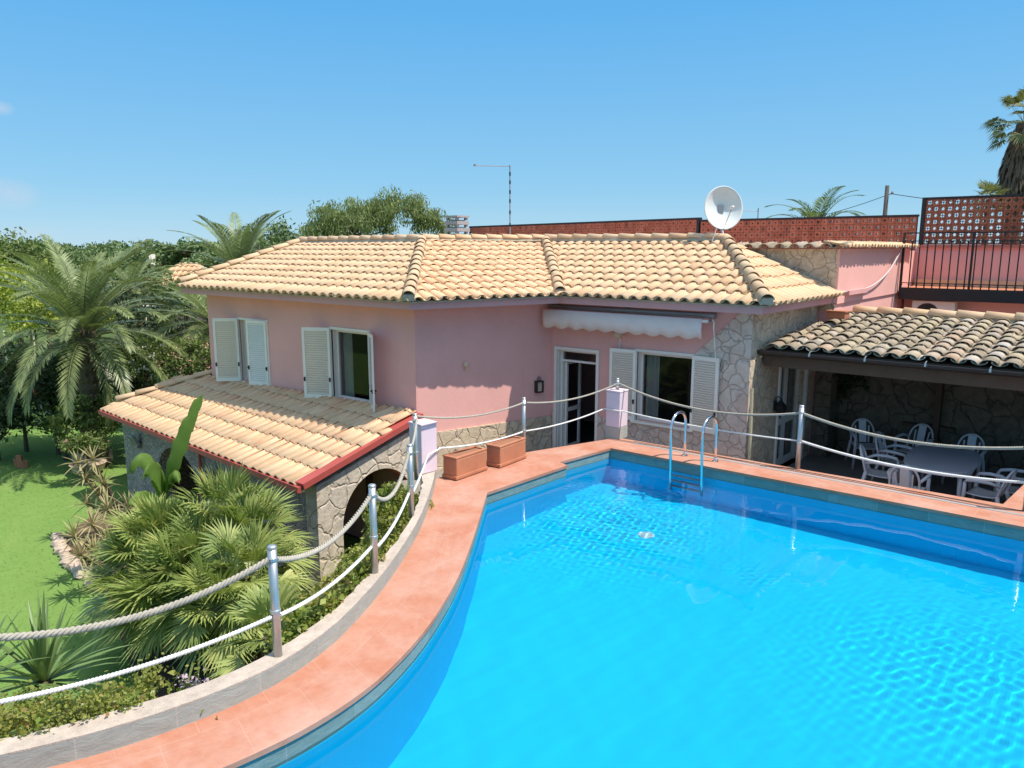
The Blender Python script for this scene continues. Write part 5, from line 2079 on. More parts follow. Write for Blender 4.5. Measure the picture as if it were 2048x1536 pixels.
def frond(q, o, az, el, L, droop, n=52, ll=.42, lw=.028, rg=None, vee=.45, stem=.018, twist=0.0):
    """one feather leaf: arched midrib with leaflets both sides"""
    m = 14
    t = np.linspace(0, 1, m + 1)
    e = el - droop * t ** 1.25
    h = np.array([math.cos(az), math.sin(az), 0])
    step = L / m
    pts = [np.array(o, float)]
    for k in range(m):
        em = (e[k] + e[k + 1]) / 2
        pts.append(pts[-1] + (h * math.cos(em) + np.array([0, 0, math.sin(em)])) * step)
    P = np.array(pts)
    T = unit(np.gradient(P, axis=0))
    S0 = np.array([-h[1], h[0], 0.0])
    ct, st_ = math.cos(twist), math.sin(twist)
    ts = np.linspace(.10, .985, n)
    idx = ts * m
    i0 = np.clip(idx.astype(int), 0, m - 1)
    f = (idx - i0)[:, None]
    B = P[i0] * (1 - f) + P[i0 + 1] * f
    Tn = unit(T[i0] * (1 - f) + T[i0 + 1] * f)
    for s in (-1, 1):
        side = S0 * s
        N = unit(np.cross(Tn, np.cross(np.array([0, 0, 1.0]), Tn) + 1e-6))
        N = np.cross(Tn, S0)
        N = -N * np.sign((N[:, 2:3]) * -1 + 1e-9)
        length = ll * np.clip(np.sin(np.pi * (.12 + .80 * ts)), .15, 1) ** .7 * rg.uniform(.85, 1.12, n)
        phi = (1.15 - .65 * ts + rg.normal(0, .07, n))[:, None]
        sd = unit(side * math.cos(vee) + N * math.sin(vee) * (.6 + .4 * (1 - ts[:, None])))
        D = unit(Tn * np.cos(phi) + sd * np.sin(phi) + np.array([0, 0, -.16]))
        Wd = unit(np.cross(D, N + 1e-6))
        l = length[:, None]
        tip = B + D * l + np.array([0, 0, -.10]) * l
        mid = B + D * l * .45
        V_ = np.stack([B - Tn * lw * .3, mid - Wd * lw * .5, tip, mid + Wd * lw * .5], 1).reshape(-1, 3)
        q.add(V_, np.arange(4 * n).reshape(-1, 4))
    # midrib
    r = stem * (1 - .8 * t)
    ang = 2 * np.pi * np.arange(4) / 4
    Ns = np.cross(T, S0)
    V_ = P[:, None, :] + (S0[None, None, :] * np.cos(ang)[None, :, None] + Ns[:, None, :] * np.sin(ang)[None, :, None]) * r[:, None, None]
    i, k = np.meshgrid(np.arange(m), np.arange(4), indexing='ij')
    q.add(V_.reshape(-1, 3), np.stack([i * 4 + k, i * 4 + (k + 1) % 4, (i + 1) * 4 + (k + 1) % 4, (i + 1) * 4 + k], -1).reshape(-1, 4))


def palm_trunk(b, base, top, r0, r1, rings=26, lean=0.0):
    p0, p1 = np.array(base, float), np.array(top, float)
    pts, rs = [], []
    for k in range(rings + 1):
        f = k / rings
        pts.append(p0 + (p1 - p0) * f)
        rs.append((r0 + (r1 - r0) * f) * (1.0 + (.10 if k % 2 else -.05)))
    b.tube(pts, rs, 12)


def date_palm(name, label, base, top, L, nf, seed, elr=(-.55, 1.45), droopr=(.9, 1.7), r=(.30, .24), ll=.42, nl=56, mat=None, lw=.03, group=None, pw=.85):
    rg = np.random.default_rng(seed)
    t = thing(name, label, 'palm tree', base, 0, group)
    b = MB()
    palm_trunk(b, base, (top[0], top[1], top[2] + .05), *r)
    # stubs of cut leaf bases near the top
    for k in range(40):
        a, f = rg.uniform(0, 6.28), rg.uniform(.55, 1.0)
        p = np.array(base) + (np.array(top) - np.array(base)) * f
        d_ = np.array([math.cos(a), math.sin(a), .9])
        b.tube([p + d_ * r[1] * .6, p + d_ * (r[1] + .14)], [.05, .025], 4)
    b.build('trunk', M['bark'], t)
    q = QB()
    for k in range(nf):
        f = k / (nf - 1)
        el = elr[0] + (elr[1] - elr[0]) * f ** pw + rg.normal(0, .07)
        az = k * 2.39996 + rg.normal(0, .15)
        dr = droopr[0] + (droopr[1] - droopr[0]) * (1 - f) * rg.uniform(.6, 1.1)
        o = np.array(top) + np.array([math.cos(az), math.sin(az), 0]) * r[1] * .5 + np.array([0, 0, -.25 * (1 - f)])
        frond(q, o, az, el, L * rg.uniform(.85, 1.08) * (1 - .12 * (f > .9)), dr, nl, ll, lw, rg, twist=rg.normal(0, .2))
    q.build('crown', mat or L_DATE, t)
    return t


def fan_leaf(q, hub, d, n_, R, nseg, spread, w, rg, droop=.18, cup=.12):
    d, n_ = unit(d), np.asarray(n_, float)
    n_ = unit(n_ - d * n_.dot(d))
    s = np.cross(n_, d)
    th = np.linspace(-spread / 2, spread / 2, nseg) + rg.normal(0, .02, nseg)
    D = unit(np.outer(np.cos(th), d) + np.outer(np.sin(th), s) + n_ * cup * rg.normal(1, .4, nseg)[:, None])
    l = (R * (1 - .22 * (np.abs(th) / (spread / 2)) ** 2) * rg.uniform(.9, 1.06, nseg))[:, None]
    Wd = unit(np.cross(D, n_))
    base = hub + D * .02
    mid = hub + D * l * .55
    tip = hub + D * l + np.array([0, 0, -droop]) * l * rg.uniform(.4, 1.3, nseg)[:, None]
    fold = n_ * w * .25
    V_ = np.stack([base, mid - Wd * w * .5 + fold, tip, mid + Wd * w * .5 + fold], 1).reshape(-1, 3)
    q.add(V_, np.arange(4 * nseg).reshape(-1, 4))


def fan_crown(q, c, nl, pet, R, rg, elr=(-.7, 1.4), nseg=20, spread=3.6, w=.042, qs=None, squash=1.0, droop=.18, face=None):
    c = np.asarray(c, float)
    for k in range(nl):
        f = (k + .5) / nl
        el = elr[0] + (elr[1] - elr[0]) * f + rg.normal(0, .12)
        az = k * 2.39996 + rg.normal(0, .2)
        d = np.array([math.cos(az) * math.cos(el), math.sin(az) * math.cos(el), math.sin(el)])
        p = pet * rg.uniform(.7, 1.15)
        hub = c + d * p * np.array([1, 1, squash]) + np.array([0, 0, -.10 * p * math.cos(el)])
        n_ = np.array([-math.cos(az) * math.sin(el), -math.sin(az) * math.sin(el), math.cos(el)]) + rg.normal(0, .25, 3)
        dd = unit(d + np.array([0, 0, -.35 * math.cos(el)]))
        fan_leaf(q, hub, dd, n_, R * rg.uniform(.8, 1.1), nseg, spread, w, rg, droop)
        if qs is not None:
            s = unit(np.cross(d, [0, 0, 1.0]) + 1e-6) * .009
            u_ = np.cross(s, d)
            V_ = np.array([c - s, c + s, hub + s * .7, hub - s * .7, c - u_, c + u_, hub + u_ * .7, hub - u_ * .7])
            qs.add(V_, [[0, 1, 2, 3], [4, 5, 6, 7]])


def fan_palm(name, label, crowns, base, seed, nl=34, pet=.45, R=.48, group=None, mat=None, w=.042, nseg=20, elr=(-.7, 1.4), skirt=None):
    rg = np.random.default_rng(seed)
    t = thing(name, label, 'palm', base, 0, group)
    b = MB()
    for c in crowns:
        palm_trunk(b, (base[0] + (c[0] - base[0]) * .5, base[1] + (c[1] - base[1]) * .5, base[2]), c, .12, .10, 14)
    b.build('trunk', M['bark'], t)
    q, qs = QB(), QB()
    for c in crowns:
        fan_crown(q, c, nl, pet, R, rg, elr, nseg, 2.7, w, qs, droop=.12)
    V_, F_ = qs.arrays()
    q.add(V_, F_)
    q.build('crown', mat or L_FAN, t)
    return t


def clumps(rg, c, rx, ry, rz, k, rc, n, flat=.55):
    """leaf centres in k clumps spread over the shell and body of an ellipsoid"""
    d = unit(rg.normal(size=(k, 3)))
    d[:, 2] = np.where(d[:, 2] < -.3, -d[:, 2] * .5, d[:, 2])
    rr = rg.uniform(.45, 1.0, (k, 1)) ** .6
    cc = np.asarray(c) + d * rr * np.array([rx, ry, rz])
    sz = rc * rg.uniform(.6, 1.3, (k, 1, 1))
    pts = rg.normal(size=(k, n, 3)) * .5
    pts = pts / np.maximum(1, np.linalg.norm(pts, axis=2, keepdims=True) / 1.0)
    return (cc[:, None, :] + pts * sz * np.array([1, 1, flat + .2])).reshape(-1, 3), cc


def shrub(name, label, cat, c, rx, rz, mat, k=60, n=55, leaf=.09, rc=.32, seed=1, ground=LAWN_Z, trunk=.05, group=None, ry=None, up=.3, asp=2.0, flowers=None, hang=False):
    rg = np.random.default_rng(seed)
    c = np.asarray(c, float)
    t = thing(name, label, cat, (c[0], c[1], ground), 0, group)
    pts, cc = clumps(rg, c, rx, ry or rx, rz, k, rc, n)
    pts = pts[pts[:, 2] > ground + .02]
    q = QB()
    if hang:
        m = len(pts)
        d_ = unit(rg.normal(size=(m, 3)) * .5 + np.array([0, 0, -1.0]))
        s = unit(np.cross(d_, rg.normal(size=(m, 3))))
        l = leaf * rg.uniform(.8, 2.0, (m, 1))
        V_ = np.stack([pts, pts + d_ * l * .5 + s * leaf * .16, pts + d_ * l, pts + d_ * l * .5 - s * leaf * .16], 1).reshape(-1, 3)
        q.add(V_, np.arange(4 * m).reshape(-1, 4))
    else:
        q.add(*leafquads(pts, leaf, rg, up, asp))
    q.build('crown', mat, t)
    b = MB()
    z0 = ground
    hub = np.array([c[0], c[1], c[2] - rz * .45])
    b.tube([(c[0], c[1], z0 - .05), (c[0] + .03, c[1], (z0 + hub[2]) / 2), tuple(hub)], [trunk * 1.4, trunk, trunk * .8], 7)
    for j in range(0, len(cc), max(1, len(cc) // 14)):
        b.tube([hub, (hub + cc[j]) / 2 + np.array([0, 0, -.05]), cc[j]], [trunk * .6, trunk * .35, trunk * .12], 5)
    b.build('trunk', M['bark'], t)
    if flowers:
        fm, fn, fs = flowers
        sel = pts[rg.choice(len(pts), fn)]
        sel = c + (sel - c) * 1.06
        fl = (sel[:, None, :] + rg.normal(size=(fn, 9, 3)) * fs * .8).reshape(-1, 3)
        q = QB(); q.add(*leafquads(fl, fs, rg, .5, 1.3)); q.build('blossom', fm, t)
    return t


def ground_pt(px, d, z=LAWN_Z):
    """where the plumb line of pixel column px at camera depth d meets the lawn"""
    p = PD(px, 495, d)
    return np.array([p[0], p[1], z])


def crown_pt(px, py, d):
    return PD(px, py, d)


# ------------------------------------------------------------------ palms
def palm_at(px, py, d, **k):
    c = crown_pt(px, py, d)
    base = (c[0], c[1], LAWN_Z - .05)
    return base, tuple(c)


ba, tp = palm_at(168, 660, 20.0)
date_palm('date_palm', 'big date palm with arching grey-green fronds standing on the far lawn edge', ba, tp, 3.05, 60, 101, ll=.42, nl=64, pw=.62)
ba, tp = palm_at(478, 545, 26.0)
date_palm('date_palm', 'date palm rising behind the left end of the villa roof', ba, tp, 2.7, 38, 102, elr=(-.2, 1.5), ll=.42, nl=56)
ba, tp = palm_at(432, 640, 22.5)
date_palm('date_palm', 'date palm half hidden behind the left house corner, fronds hanging beside the shutters', ba, tp, 2.6, 34, 103, elr=(-.4, 1.0), ll=.46, nl=58)
ba, tp = palm_at(262, 575, 31.0)
date_palm('date_palm', 'smaller date palm in front of the neighbouring tiled roof', ba, tp, 2.2, 30, 104, elr=(-.4, 1.2), ll=.36, nl=46)
ba, tp = palm_at(1632, 462, 33.0)
date_palm('feather_palm', 'feathery palm crown showing above the terracotta screen', ba, tp, 2.6, 22, 105, elr=(.35, 1.45), droopr=(1.3, 2.2), r=(.22, .16), ll=.5, nl=46, mat=L_MID, lw=.035)

ba, tp = palm_at(2048, 246, 30.0)
rg = np.random.default_rng(106)
t = thing('fan_palm_tree', 'tall fan palm with a shaggy skirt of dead leaves above the screen at far right', 'palm tree', ba)
b = MB()
palm_trunk(b, ba, tp, .34, .26, 40)
b.build('trunk', M['bark'], t)
q = QB()
for k in range(900):
    a, z = rg.uniform(0, 6.28), rg.uniform(-2.9, -.15)
    r_ = .28 + .30 * min(1, (-z) / 1.6) * rg.uniform(.7, 1.1)
    p = np.array(tp) + np.array([math.cos(a) * r_, math.sin(a) * r_, z])
    d_ = unit(np.array([math.cos(a) * .25, math.sin(a) * .25, -1]) + rg.normal(0, .08, 3))
    s = unit(np.cross(d_, [math.cos(a), math.sin(a), 0])) * .05
    l = rg.uniform(.35, .8)
    q.add(np.array([p, p + d_ * l * .5 + s, p + d_ * l, p + d_ * l * .5 - s]), [[0, 1, 2, 3]])
q.build('dead_leaf_skirt', M['skirt'], t)
q, qs = QB(), QB()
fan_crown(q, tp, 30, .95, .62, rg, (-.6, 1.35), 26, 3.4, .055, qs, droop=.3)
V_, F_ = qs.arrays(); q.add(V_, F_)
q.build('crown', L_WASH, t)
c = crown_pt(1978, 400, 29)
fan_palm('small_fan_palm', 'small fan palm tucked beside the shaggy palm trunk', [tuple(c)], (c[0], c[1], LAWN_Z), 107, nl=20, pet=.4, R=.5, mat=L_WASH)

# fan palm clumps below the curved wall
def fp(px, py, d):
    return tuple(crown_pt(px, py, d))
fan_palm('fan_palm', 'broad clump of spiky fan palm in the middle of the garden bed', [fp(330, 1100, 11.2), fp(400, 1150, 10.6), fp(290, 1170, 11.0), fp(350, 1200, 10.4)], tuple(ground_pt(335, 11)), 111, nl=48, pet=.50, R=.60, group='fan palms below the curved wall', w=.034, nseg=24)
fan_palm('fan_palm', 'taller fan palm brushing the corner of the porch roof', [fp(455, 1045, 11.0), fp(500, 1085, 10.7)], tuple(ground_pt(500, 10.8)), 112, nl=38, pet=.46, R=.52, group='fan palms below the curved wall', w=.032, nseg=22)
fan_palm('fan_palm', 'fan palm with drooping straw-tipped leaves beside the stone arch', [fp(500, 1150, 9.9), fp(435, 1210, 9.6)], tuple(ground_pt(520, 9.5)), 113, nl=38, pet=.42, R=.50, group='fan palms below the curved wall', w=.031, nseg=22, elr=(-1.0, 1.2))
c = fp(545, 1275, 7.4)
fan_palm('fan_palm', 'small bright fan palm just behind the nearest steel post', [c], (c[0], c[1], -2.2), 114, nl=20, pet=.28, R=.36, group='fan palms below the curved wall', w=.034)

# ------------------------------------------------------------------ sword-leaved plants
def rosette(q, c, n, L, w, rg, elr=(-.35, 1.45), fold=.35, bend=.25):
    c = np.asarray(c, float)
    for k in range(n):
        f = (k + .5) / n
        el = elr[0] + (elr[1] - elr[0]) * f ** .8 + rg.normal(0, .10)
        az = k * 2.39996 + rg.normal(0, .25)
        d = np.array([math.cos(az) * math.cos(el), math.sin(az) * math.cos(el), math.sin(el)])
        s = unit(np.cross(d, [0, 0, 1.0]) + 1e-6)
        n_ = np.cross(s, d)
        l = L * rg.uniform(.75, 1.12)
        m = 5
        pts = [c + d * l * j / m + np.array([0, 0, -bend * l * math.cos(el) * (j / m) ** 2]) for j in range(m + 1)]
        ws = [w * .55, w * .9, w, w * .8, w * .5, .002]
        V_, F_ = [], []
        for p, ww in zip(pts, ws):
            V_ += [p - s * ww * .5 + n_ * ww * fold * .5, p, p + s * ww * .5 + n_ * ww * fold * .5]
        for j in range(m):
            F_ += [[3 * j, 3 * j + 1, 3 * j + 4, 3 * j + 3], [3 * j + 1, 3 * j + 2, 3 * j + 5, 3 * j + 4]]
        q.add(V_, F_)


def yucca(name, label, c, n, L, w, seed, base_z=LAWN_Z, mat=None, group=None, elr=(-.35, 1.45)):
    rg = np.random.default_rng(seed)
    t = thing(name, label, 'yucca', (c[0], c[1], base_z), 0, group)
    q = QB(); rosette(q, c, n, L, w, rg, elr); q.build('leaves', mat or L_YUC, t)
    b = MB(); palm_trunk(b, (c[0], c[1], base_z), (c[0], c[1], c[2] + .02), .07, .06, 12); b.build('stem', M['bark'], t)
    return t


yucca('yucca', 'large green sword-leaved yucca behind the white rope at the lower left', crown_pt(88, 1365, 6.9), 58, .80, .055, 121)
yucca('yucca', 'sword-leaved yucca cut off by the left edge of the photo', crown_pt(-45, 1365, 6.6), 40, .70, .05, 122)
t = thing('dracaena', 'thin bare canes with tufts of straw-coloured leaves before the porch corner', 'shrub', tuple(ground_pt(190, 15.0)))
rg = np.random.default_rng(123)
b, q = MB(), QB()
g = ground_pt(195, 15.0)
for px, py, px0 in ((156, 927, 190), (185, 920, 200), (170, 958, 188), (205, 968, 205), (196, 990, 200), (175, 1010, 190)):
    c = crown_pt(px, py, 15.0)
    g = ground_pt(px0, 15.0)
    b.tube([g, (g + c) / 2 + np.array([.03, 0, .1]), c], [.035, .025, .018], 6)
    rosette(q, c, 22, .42, .035, rg, (-.6, 1.3))
b.build('cane', M['bark'], t)
q.build('leaves', L_DRY, t)
t = thing('spiky_shrub', 'low clump of dry-tipped spiky leaves at the edge of the lawn', 'shrub', tuple(ground_pt(190, 13.4)))
b, q = MB(), QB()
for px, py, dd in ((215, 1020, 14), (240, 1045, 13.6), (185, 1050, 13.4), (150, 1075, 13.2), (220, 1085, 12.8), (190, 1105, 12.8), (260, 1020, 13.4), (160, 1110, 12.6)):
    c = crown_pt(px, py, dd)
    b.tube([ground_pt(px + 8, dd), c], [.04, .025], 6)
    rosette(q, c, 34, .42, .03, rg, (-.6, 1.4))
b.build('cane', M['bark'], t)
q.build('leaves', L_DRY, t)

# banana plant
t = thing('banana_plant', 'banana plant with one tall upright leaf and folded leaves before the porch arch', 'banana plant', tuple(ground_pt(318, 13.0)))
g = ground_pt(322, 13.0)
b = MB()
top_ = crown_pt(325, 985, 13.0)
b.tube([g, (g + top_) / 2, top_], [.11, .09, .06], 10)
b.build('stem', L_BAN, t, smooth=True)


def banana_leaf(mid, width, droop_side, seed, hang=False):
    """blade along a midrib polyline; sides sag from the rib and are torn in places"""
    rg = np.random.default_rng(seed)
    P, _ = resample([tuple(p) for p in mid], 26)
    P = np.array([tuple(p) for p in P])
    T = unit(np.gradient(P, axis=0))
    q = QB()
    n = len(P)
    view = unit(np.array(CF) * -1 + np.array([0, 0, .5]))
    S = unit(np.cross(T, view))
    if hang:
        S = np.tile(np.array(CF), (n, 1))
    N = np.cross(S, T)
    if hang:
        N = np.tile(np.array([0, 0, 1.0]), (n, 1))
    t_ = np.linspace(0, 1, n)
    w = width * np.sin(np.pi * np.clip(.04 + .93 * t_, 0, 1)) ** .55
    for s in (-1, 1):
        rows = []
        for j, f in enumerate((0, .35, .7, 1.0)):
            r = P + S * s * (w * f)[:, None] * math.cos(droop_side * f) - N * (w * f)[:, None] * math.sin(droop_side * f) * .9
            r[:, 2] += (np.sin(t_ * 31 + s) * .03 + rg.normal(0, .014, n)) * f
            rows.append(r)
        V_ = np.stack(rows, 1).reshape(-1, 3)
        F_ = []
        for i in range(n - 1):
            for j in range(3):
                a = i * 4 + j
                F_.append([a, a + 1, a + 5, a + 4])
        q.add(V_, F_)
    return q.build('leaf', L_BAN, t, smooth=False)


banana_leaf([crown_pt(332, 985, 13.0), crown_pt(345, 930, 12.8), crown_pt(368, 865, 12.7), crown_pt(388, 820, 12.7), crown_pt(402, 790, 12.7)], .135, .25, 1)
banana_leaf([crown_pt(322, 985, 13.0), crown_pt(310, 935, 12.8), crown_pt(292, 908, 12.7), crown_pt(272, 912, 12.6), crown_pt(258, 938, 12.6)], .30, 1.05, 2, True)
banana_leaf([crown_pt(326, 985, 13.0), crown_pt(322, 945, 12.7), crown_pt(312, 925, 12.5), crown_pt(298, 928, 12.3), crown_pt(286, 950, 12.2)], .24, 1.1, 3, True)
banana_leaf([crown_pt(330, 985, 13.0), crown_pt(340, 950, 12.9), crown_pt(352, 940, 12.8), crown_pt(360, 960, 12.7)], .22, 1.0, 4, True)
banana_leaf([crown_pt(320, 1000, 12.8), crown_pt(295, 985, 12.3), crown_pt(272, 985, 12.1), crown_pt(255, 1010, 12.0)], .22, .8, 5, True)
banana_leaf([crown_pt(318, 1010, 12.6), crown_pt(345, 995, 12.2), crown_pt(370, 1010, 12.0)], .18, .8, 6, True)

# ------------------------------------------------------------------ shrubs round the lawn
SH = [
    # px, py, depth, rx, rz, material, k, n, leaf, rc, name, label, flowers
    (40, 785, 21.8, 1.6, 1.5, L_DARK, 110, 60, .12, .40, 'dark_shrub', 'tall dark shrub with red and white blossoms at the left edge under the big palm', (L_RED, 14, .07)),
    (105, 800, 21.5, 1.4, 1.5, L_DARK, 90, 60, .12, .40, 'dark_shrub', 'dark leafy shrub behind the trunk of the big date palm', (L_WHITE, 12, .06)),
    (200, 785, 22.0, 1.3, 1.4, L_DARK, 90, 60, .12, .38, 'dark_shrub', 'dark shrub between the big palm and the porch roof', (L_WHITE, 10, .05)),
    (172, 850, 20.2, .80, .95, L_MID, 70, 60, .09, .28, 'bushy_shrub', 'sunlit green bush touching the far corner of the porch', None),
    (125, 850, 21.0, .55, .7, L_MID, 40, 60, .09, .26, 'bushy_shrub', 'smaller light bush left of the sunlit bush by the porch', None),
    (168, 895, 18.8, .50, .35, L_MID, 34, 50, .08, .2, 'bushy_shrub', 'low rounded bush beside the clay pot on the lawn', (L_PINK, 6, .05)),
    (-10, 860, 21.0, 1.0, .8, L_DARK, 50, 60, .11, .35, 'dark_shrub', 'low dark shrub in deep shade at the left photo edge', None),
    (292, 728, 20.5, 1.0, .75, L_MID, 80, 60, .09, .30, 'oleander', 'oleander covered in white blossoms behind the porch roof', (L_WHITE, 110, .06)),
    (385, 735, 20.5, .75, .75, L_MID, 60, 60, .09, .30, 'oleander', 'oleander with coral pink blossoms by the left house corner', (L_PINK, 70, .05)),
    (335, 690, 24.5, 1.3, 1.0, L_DARK, 80, 60, .11, .36, 'oleander', 'dark oleander with a few red blossoms behind the white one', (L_RED, 22, .055)),
    (60, 610, 27.0, 2.0, 1.5, L_LIGHT, 150, 60, .13, .45, 'light_shrub', 'large yellow-green shrub catching the sun at the left', None),
    (-40, 590, 29.0, 2.2, 1.7, L_LIGHT, 130, 60, .13, .45, 'light_shrub', 'yellow-green shrub leaving the photo at the left edge', None),
    (120, 640, 25.0, 1.5, 1.2, L_LIGHT, 90, 60, .12, .4, 'light_shrub', 'yellow-green shrub right behind the crown of the big palm', None),
    (25, 535, 40.0, 2.6, 1.7, L_MID, 110, 60, .17, .55, 'garden_tree', 'bright green treetop at the left end of the tree line', None),
    (85, 540, 44.0, 2.4, 1.6, L_FAR, 90, 60, .17, .55, 'garden_tree', 'darker treetop with a spiky tip right of the bright one', None),
    (240, 560, 38.0, 2.3, 1.7, L_FAR, 100, 60, .16, .5, 'garden_tree', 'olive-green tree left of the neighbouring roof', None),
    (175, 555, 46.0, 2.6, 1.6, L_MID, 90, 60, .17, .5, 'garden_tree', 'round tree behind the upright fronds of the big palm', None),
    (250, 640, 27.5, 1.8, 1.3, L_DARK, 90, 60, .13, .42, 'dark_shrub', 'dark hedge-like shrub below the neighbouring roof', None),
    (370, 600, 33.0, 1.9, .9, L_FAR, 70, 60, .14, .42, 'garden_tree', 'leafy tree hiding the wall of the neighbouring house', None),
    (545, 500, 40.0, 2.4, 1.4, L_FAR, 90, 60, .16, .5, 'garden_tree', 'green treetop just above the left roof verge', None),
]
for i, (px, py, dd, rx, rz, mt, k, n, lf, rc, nm, txt, fl) in enumerate(SH):
    grp = {'dark_shrub': 'dark shrubs behind the lawn', 'oleander': 'flowering oleanders', 'light_shrub': 'yellow-green shrubs', 'garden_tree': 'trees beyond the garden', 'bushy_shrub': 'bushes near the porch'}[nm]
    shrub(nm, txt, 'tree' if nm == 'garden_tree' else 'shrub', crown_pt(px, py, dd), rx, rz, mt, k, n, lf, rc, 200 + i, LAWN_Z, .05 if rx < 1.8 else .12, grp, flowers=fl)

# pepper tree behind the roof
t = shrub('pepper_tree', 'airy weeping pepper tree behind the villa roof', 'tree', crown_pt(700, 455, 36), 2.1, 1.25, L_PEP, 90, 60, .16, .5, 301, LAWN_Z, .16, hang=True)
rg = np.random.default_rng(302)
q = QB()
for px, py, rx, rz, k in ((800, 428, 1.55, 1.1, 72), (862, 455, .9, .8, 34), (735, 440, 1.2, .8, 45), (648, 462, .8, .6, 26)):
    pts, _ = clumps(rg, crown_pt(px, py, 36), rx, rx, rz, k, .42, 60)
    m = len(pts)
    d_ = unit(rg.normal(size=(m, 3)) * .5 + np.array([0, 0, -1.0]))
    s = unit(np.cross(d_, rg.normal(size=(m, 3))))
    l = .16 * rg.uniform(.8, 2.0, (m, 1))
    q.add(np.stack([pts, pts + d_ * l * .5 + s * .026, pts + d_ * l, pts + d_ * l * .5 - s * .026], 1).reshape(-1, 3), np.arange(4 * m).reshape(-1, 4))
q.build('crown', L_PEP, t)

# umbrella pine and the tree line
c = crown_pt(400, 497, 85)
t = thing('umbrella_pine', 'flat-topped dark umbrella pine on the horizon left of the roof palm', 'tree', (c[0], c[1], LAWN_Z))
rg = np.random.default_rng(303)
pts, cc = clumps(rg, c, 3.4, 3.4, .55, 90, .55, 60)
q = QB(); q.add(*leafquads(pts, .26, rg, .3, 1.6)); q.build('crown', L_FAR, t)
b = MB(); b.tube([(c[0], c[1], LAWN_Z), (c[0], c[1], c[2] - .2)], [.3, .2], 8)
for j in range(0, 90, 8):
    b.tube([(c[0], c[1], c[2] - 1.2), tuple(cc[j])], [.12, .04], 5)
b.build('trunk', M['bark'], t)

rg = np.random.default_rng(304)
proto = []
for v in range(3):
    t = thing('distant_tree', 'distant round treetop in the tree line along the horizon', 'tree', (0, 0, 0), 0, 'trees along the horizon')
    pts, cc = clumps(rg, (0, 0, 3.9), 3.2, 3.2, 1.9, 70, .85, 48)
    q = QB(); q.add(*leafquads(pts, .30, rg, .3, 1.7)); q.build('crown', L_FAR, t, world=False)
    b = MB(); b.tube([(0, 0, 0), (0, 0, 3.2)], [.25, .15], 7)
    for j in range(0, 70, 8):
        b.tube([(0, 0, 2.4), tuple(cc[j])], [.1, .03], 5)
    b.build('trunk', M['bark'], t, world=False)
    proto.append(t)
used_ = set()
for i in range(26):
    px = -70 + i * 28 + rg.uniform(-8, 8)
    dd = rg.uniform(62, 115)
    v = i % 3
    o = proto[v] if v not in used_ else copy_tree(proto[v])
    used_.add(v)
    g = ground_pt(px, dd)
    o.location = tuple(g)
    o.rotation_euler = (0, 0, rg.uniform(0, 6.28))
    s = rg.uniform(.88, 1.14) * (1.0 if px < 560 else .95)
    o.scale = (s, s, s)

# ------------------------------------------------------------------ neighbouring house, rail
c = ground_pt(334, 40)
t = thing('neighbour_house', 'neighbouring pale house with a beige tiled roof half hidden by palms', 'house', tuple(c))
b = MB()
ctr = np.array([c[0], c[1], 0])
rxv, ryv = np.array(CR), np.array(CF)
def npt(a, d_, z):
    p = ctr + rxv * a + ryv * d_
    return (p[0], p[1], z)
w0 = [npt(-2.0, -2.2, LAWN_Z), npt(3.2, -2.2, LAWN_Z), npt(3.2, 3.0, LAWN_Z), npt(-2.0, 3.0, LAWN_Z)]
b.add(w0 + [(p[0], p[1], .9) for p in w0], [(0, 1, 5, 4), (1, 2, 6, 5), (2, 3, 7, 6), (3, 0, 4, 7)])
b.build('wall', M['pink'], t)
R0, R1, R2, R3 = npt(-2.4, -2.6, .75), npt(3.6, -2.6, .75), npt(1.4, .4, 2.35), npt(.6, .4, 2.35)
b = MB()
b.slab([R0, R1, R2, R3], .08)
b.slab([npt(3.6, -2.6, .75), npt(3.6, 3.4, .75), R2], .08)
b.slab([npt(-2.4, 3.4, .75), R0, R3], .08)
b.slab([npt(3.6, 3.4, .75), npt(-2.4, 3.4, .75), R3, R2], .08)
r_ = b.build('roof', M['tile_old'], t)
tile_field('roof_tiles', M['tile_porch'], r_, R0, R1, [R0, R1, R2, R3], pitch=.3, course=.5, r=.115, seed=51, seg=5)
for a_, b_ in ((npt(-2.4, 3.4, .75), R0),):
    tile_field('roof_tiles', M['tile_porch'], r_, a_, b_, [a_, b_, R3], pitch=.3, course=.5, r=.115, seed=52, seg=5)
b = MB()
p = npt(-1.0, .2, 0)
b.box((p[0], p[1], 2.35), (.35, .35, 1.0))
b.build('chimney', M['white'], t)
t = thing('garden_rail', 'thin white rail fence crossing behind the big palm', 'fence', tuple(ground_pt(150, 26)))
b = MB()
e0, e1 = Vector(tuple(PD(-30, 603, 26.5))), Vector(tuple(PD(318, 613, 27.5)))
b.tube([e0, e1], .03, 6)
b.build('rail', M['white'], t)
for k in range(6):
    p = e0.lerp(e1, (k + .5) / 6)
    b = MB(); b.tube([(p.x, p.y, LAWN_Z), (p.x, p.y, p.z)], .03, 6); b.build('post', M['white'], t)

L_PALE = leaf_mat('pale_pink_petal', [(0.0, (0.60, 0.42, 0.50)), (1.0, (0.74, 0.60, 0.66))], 0.6, 0.3, 0.2, 1.0)
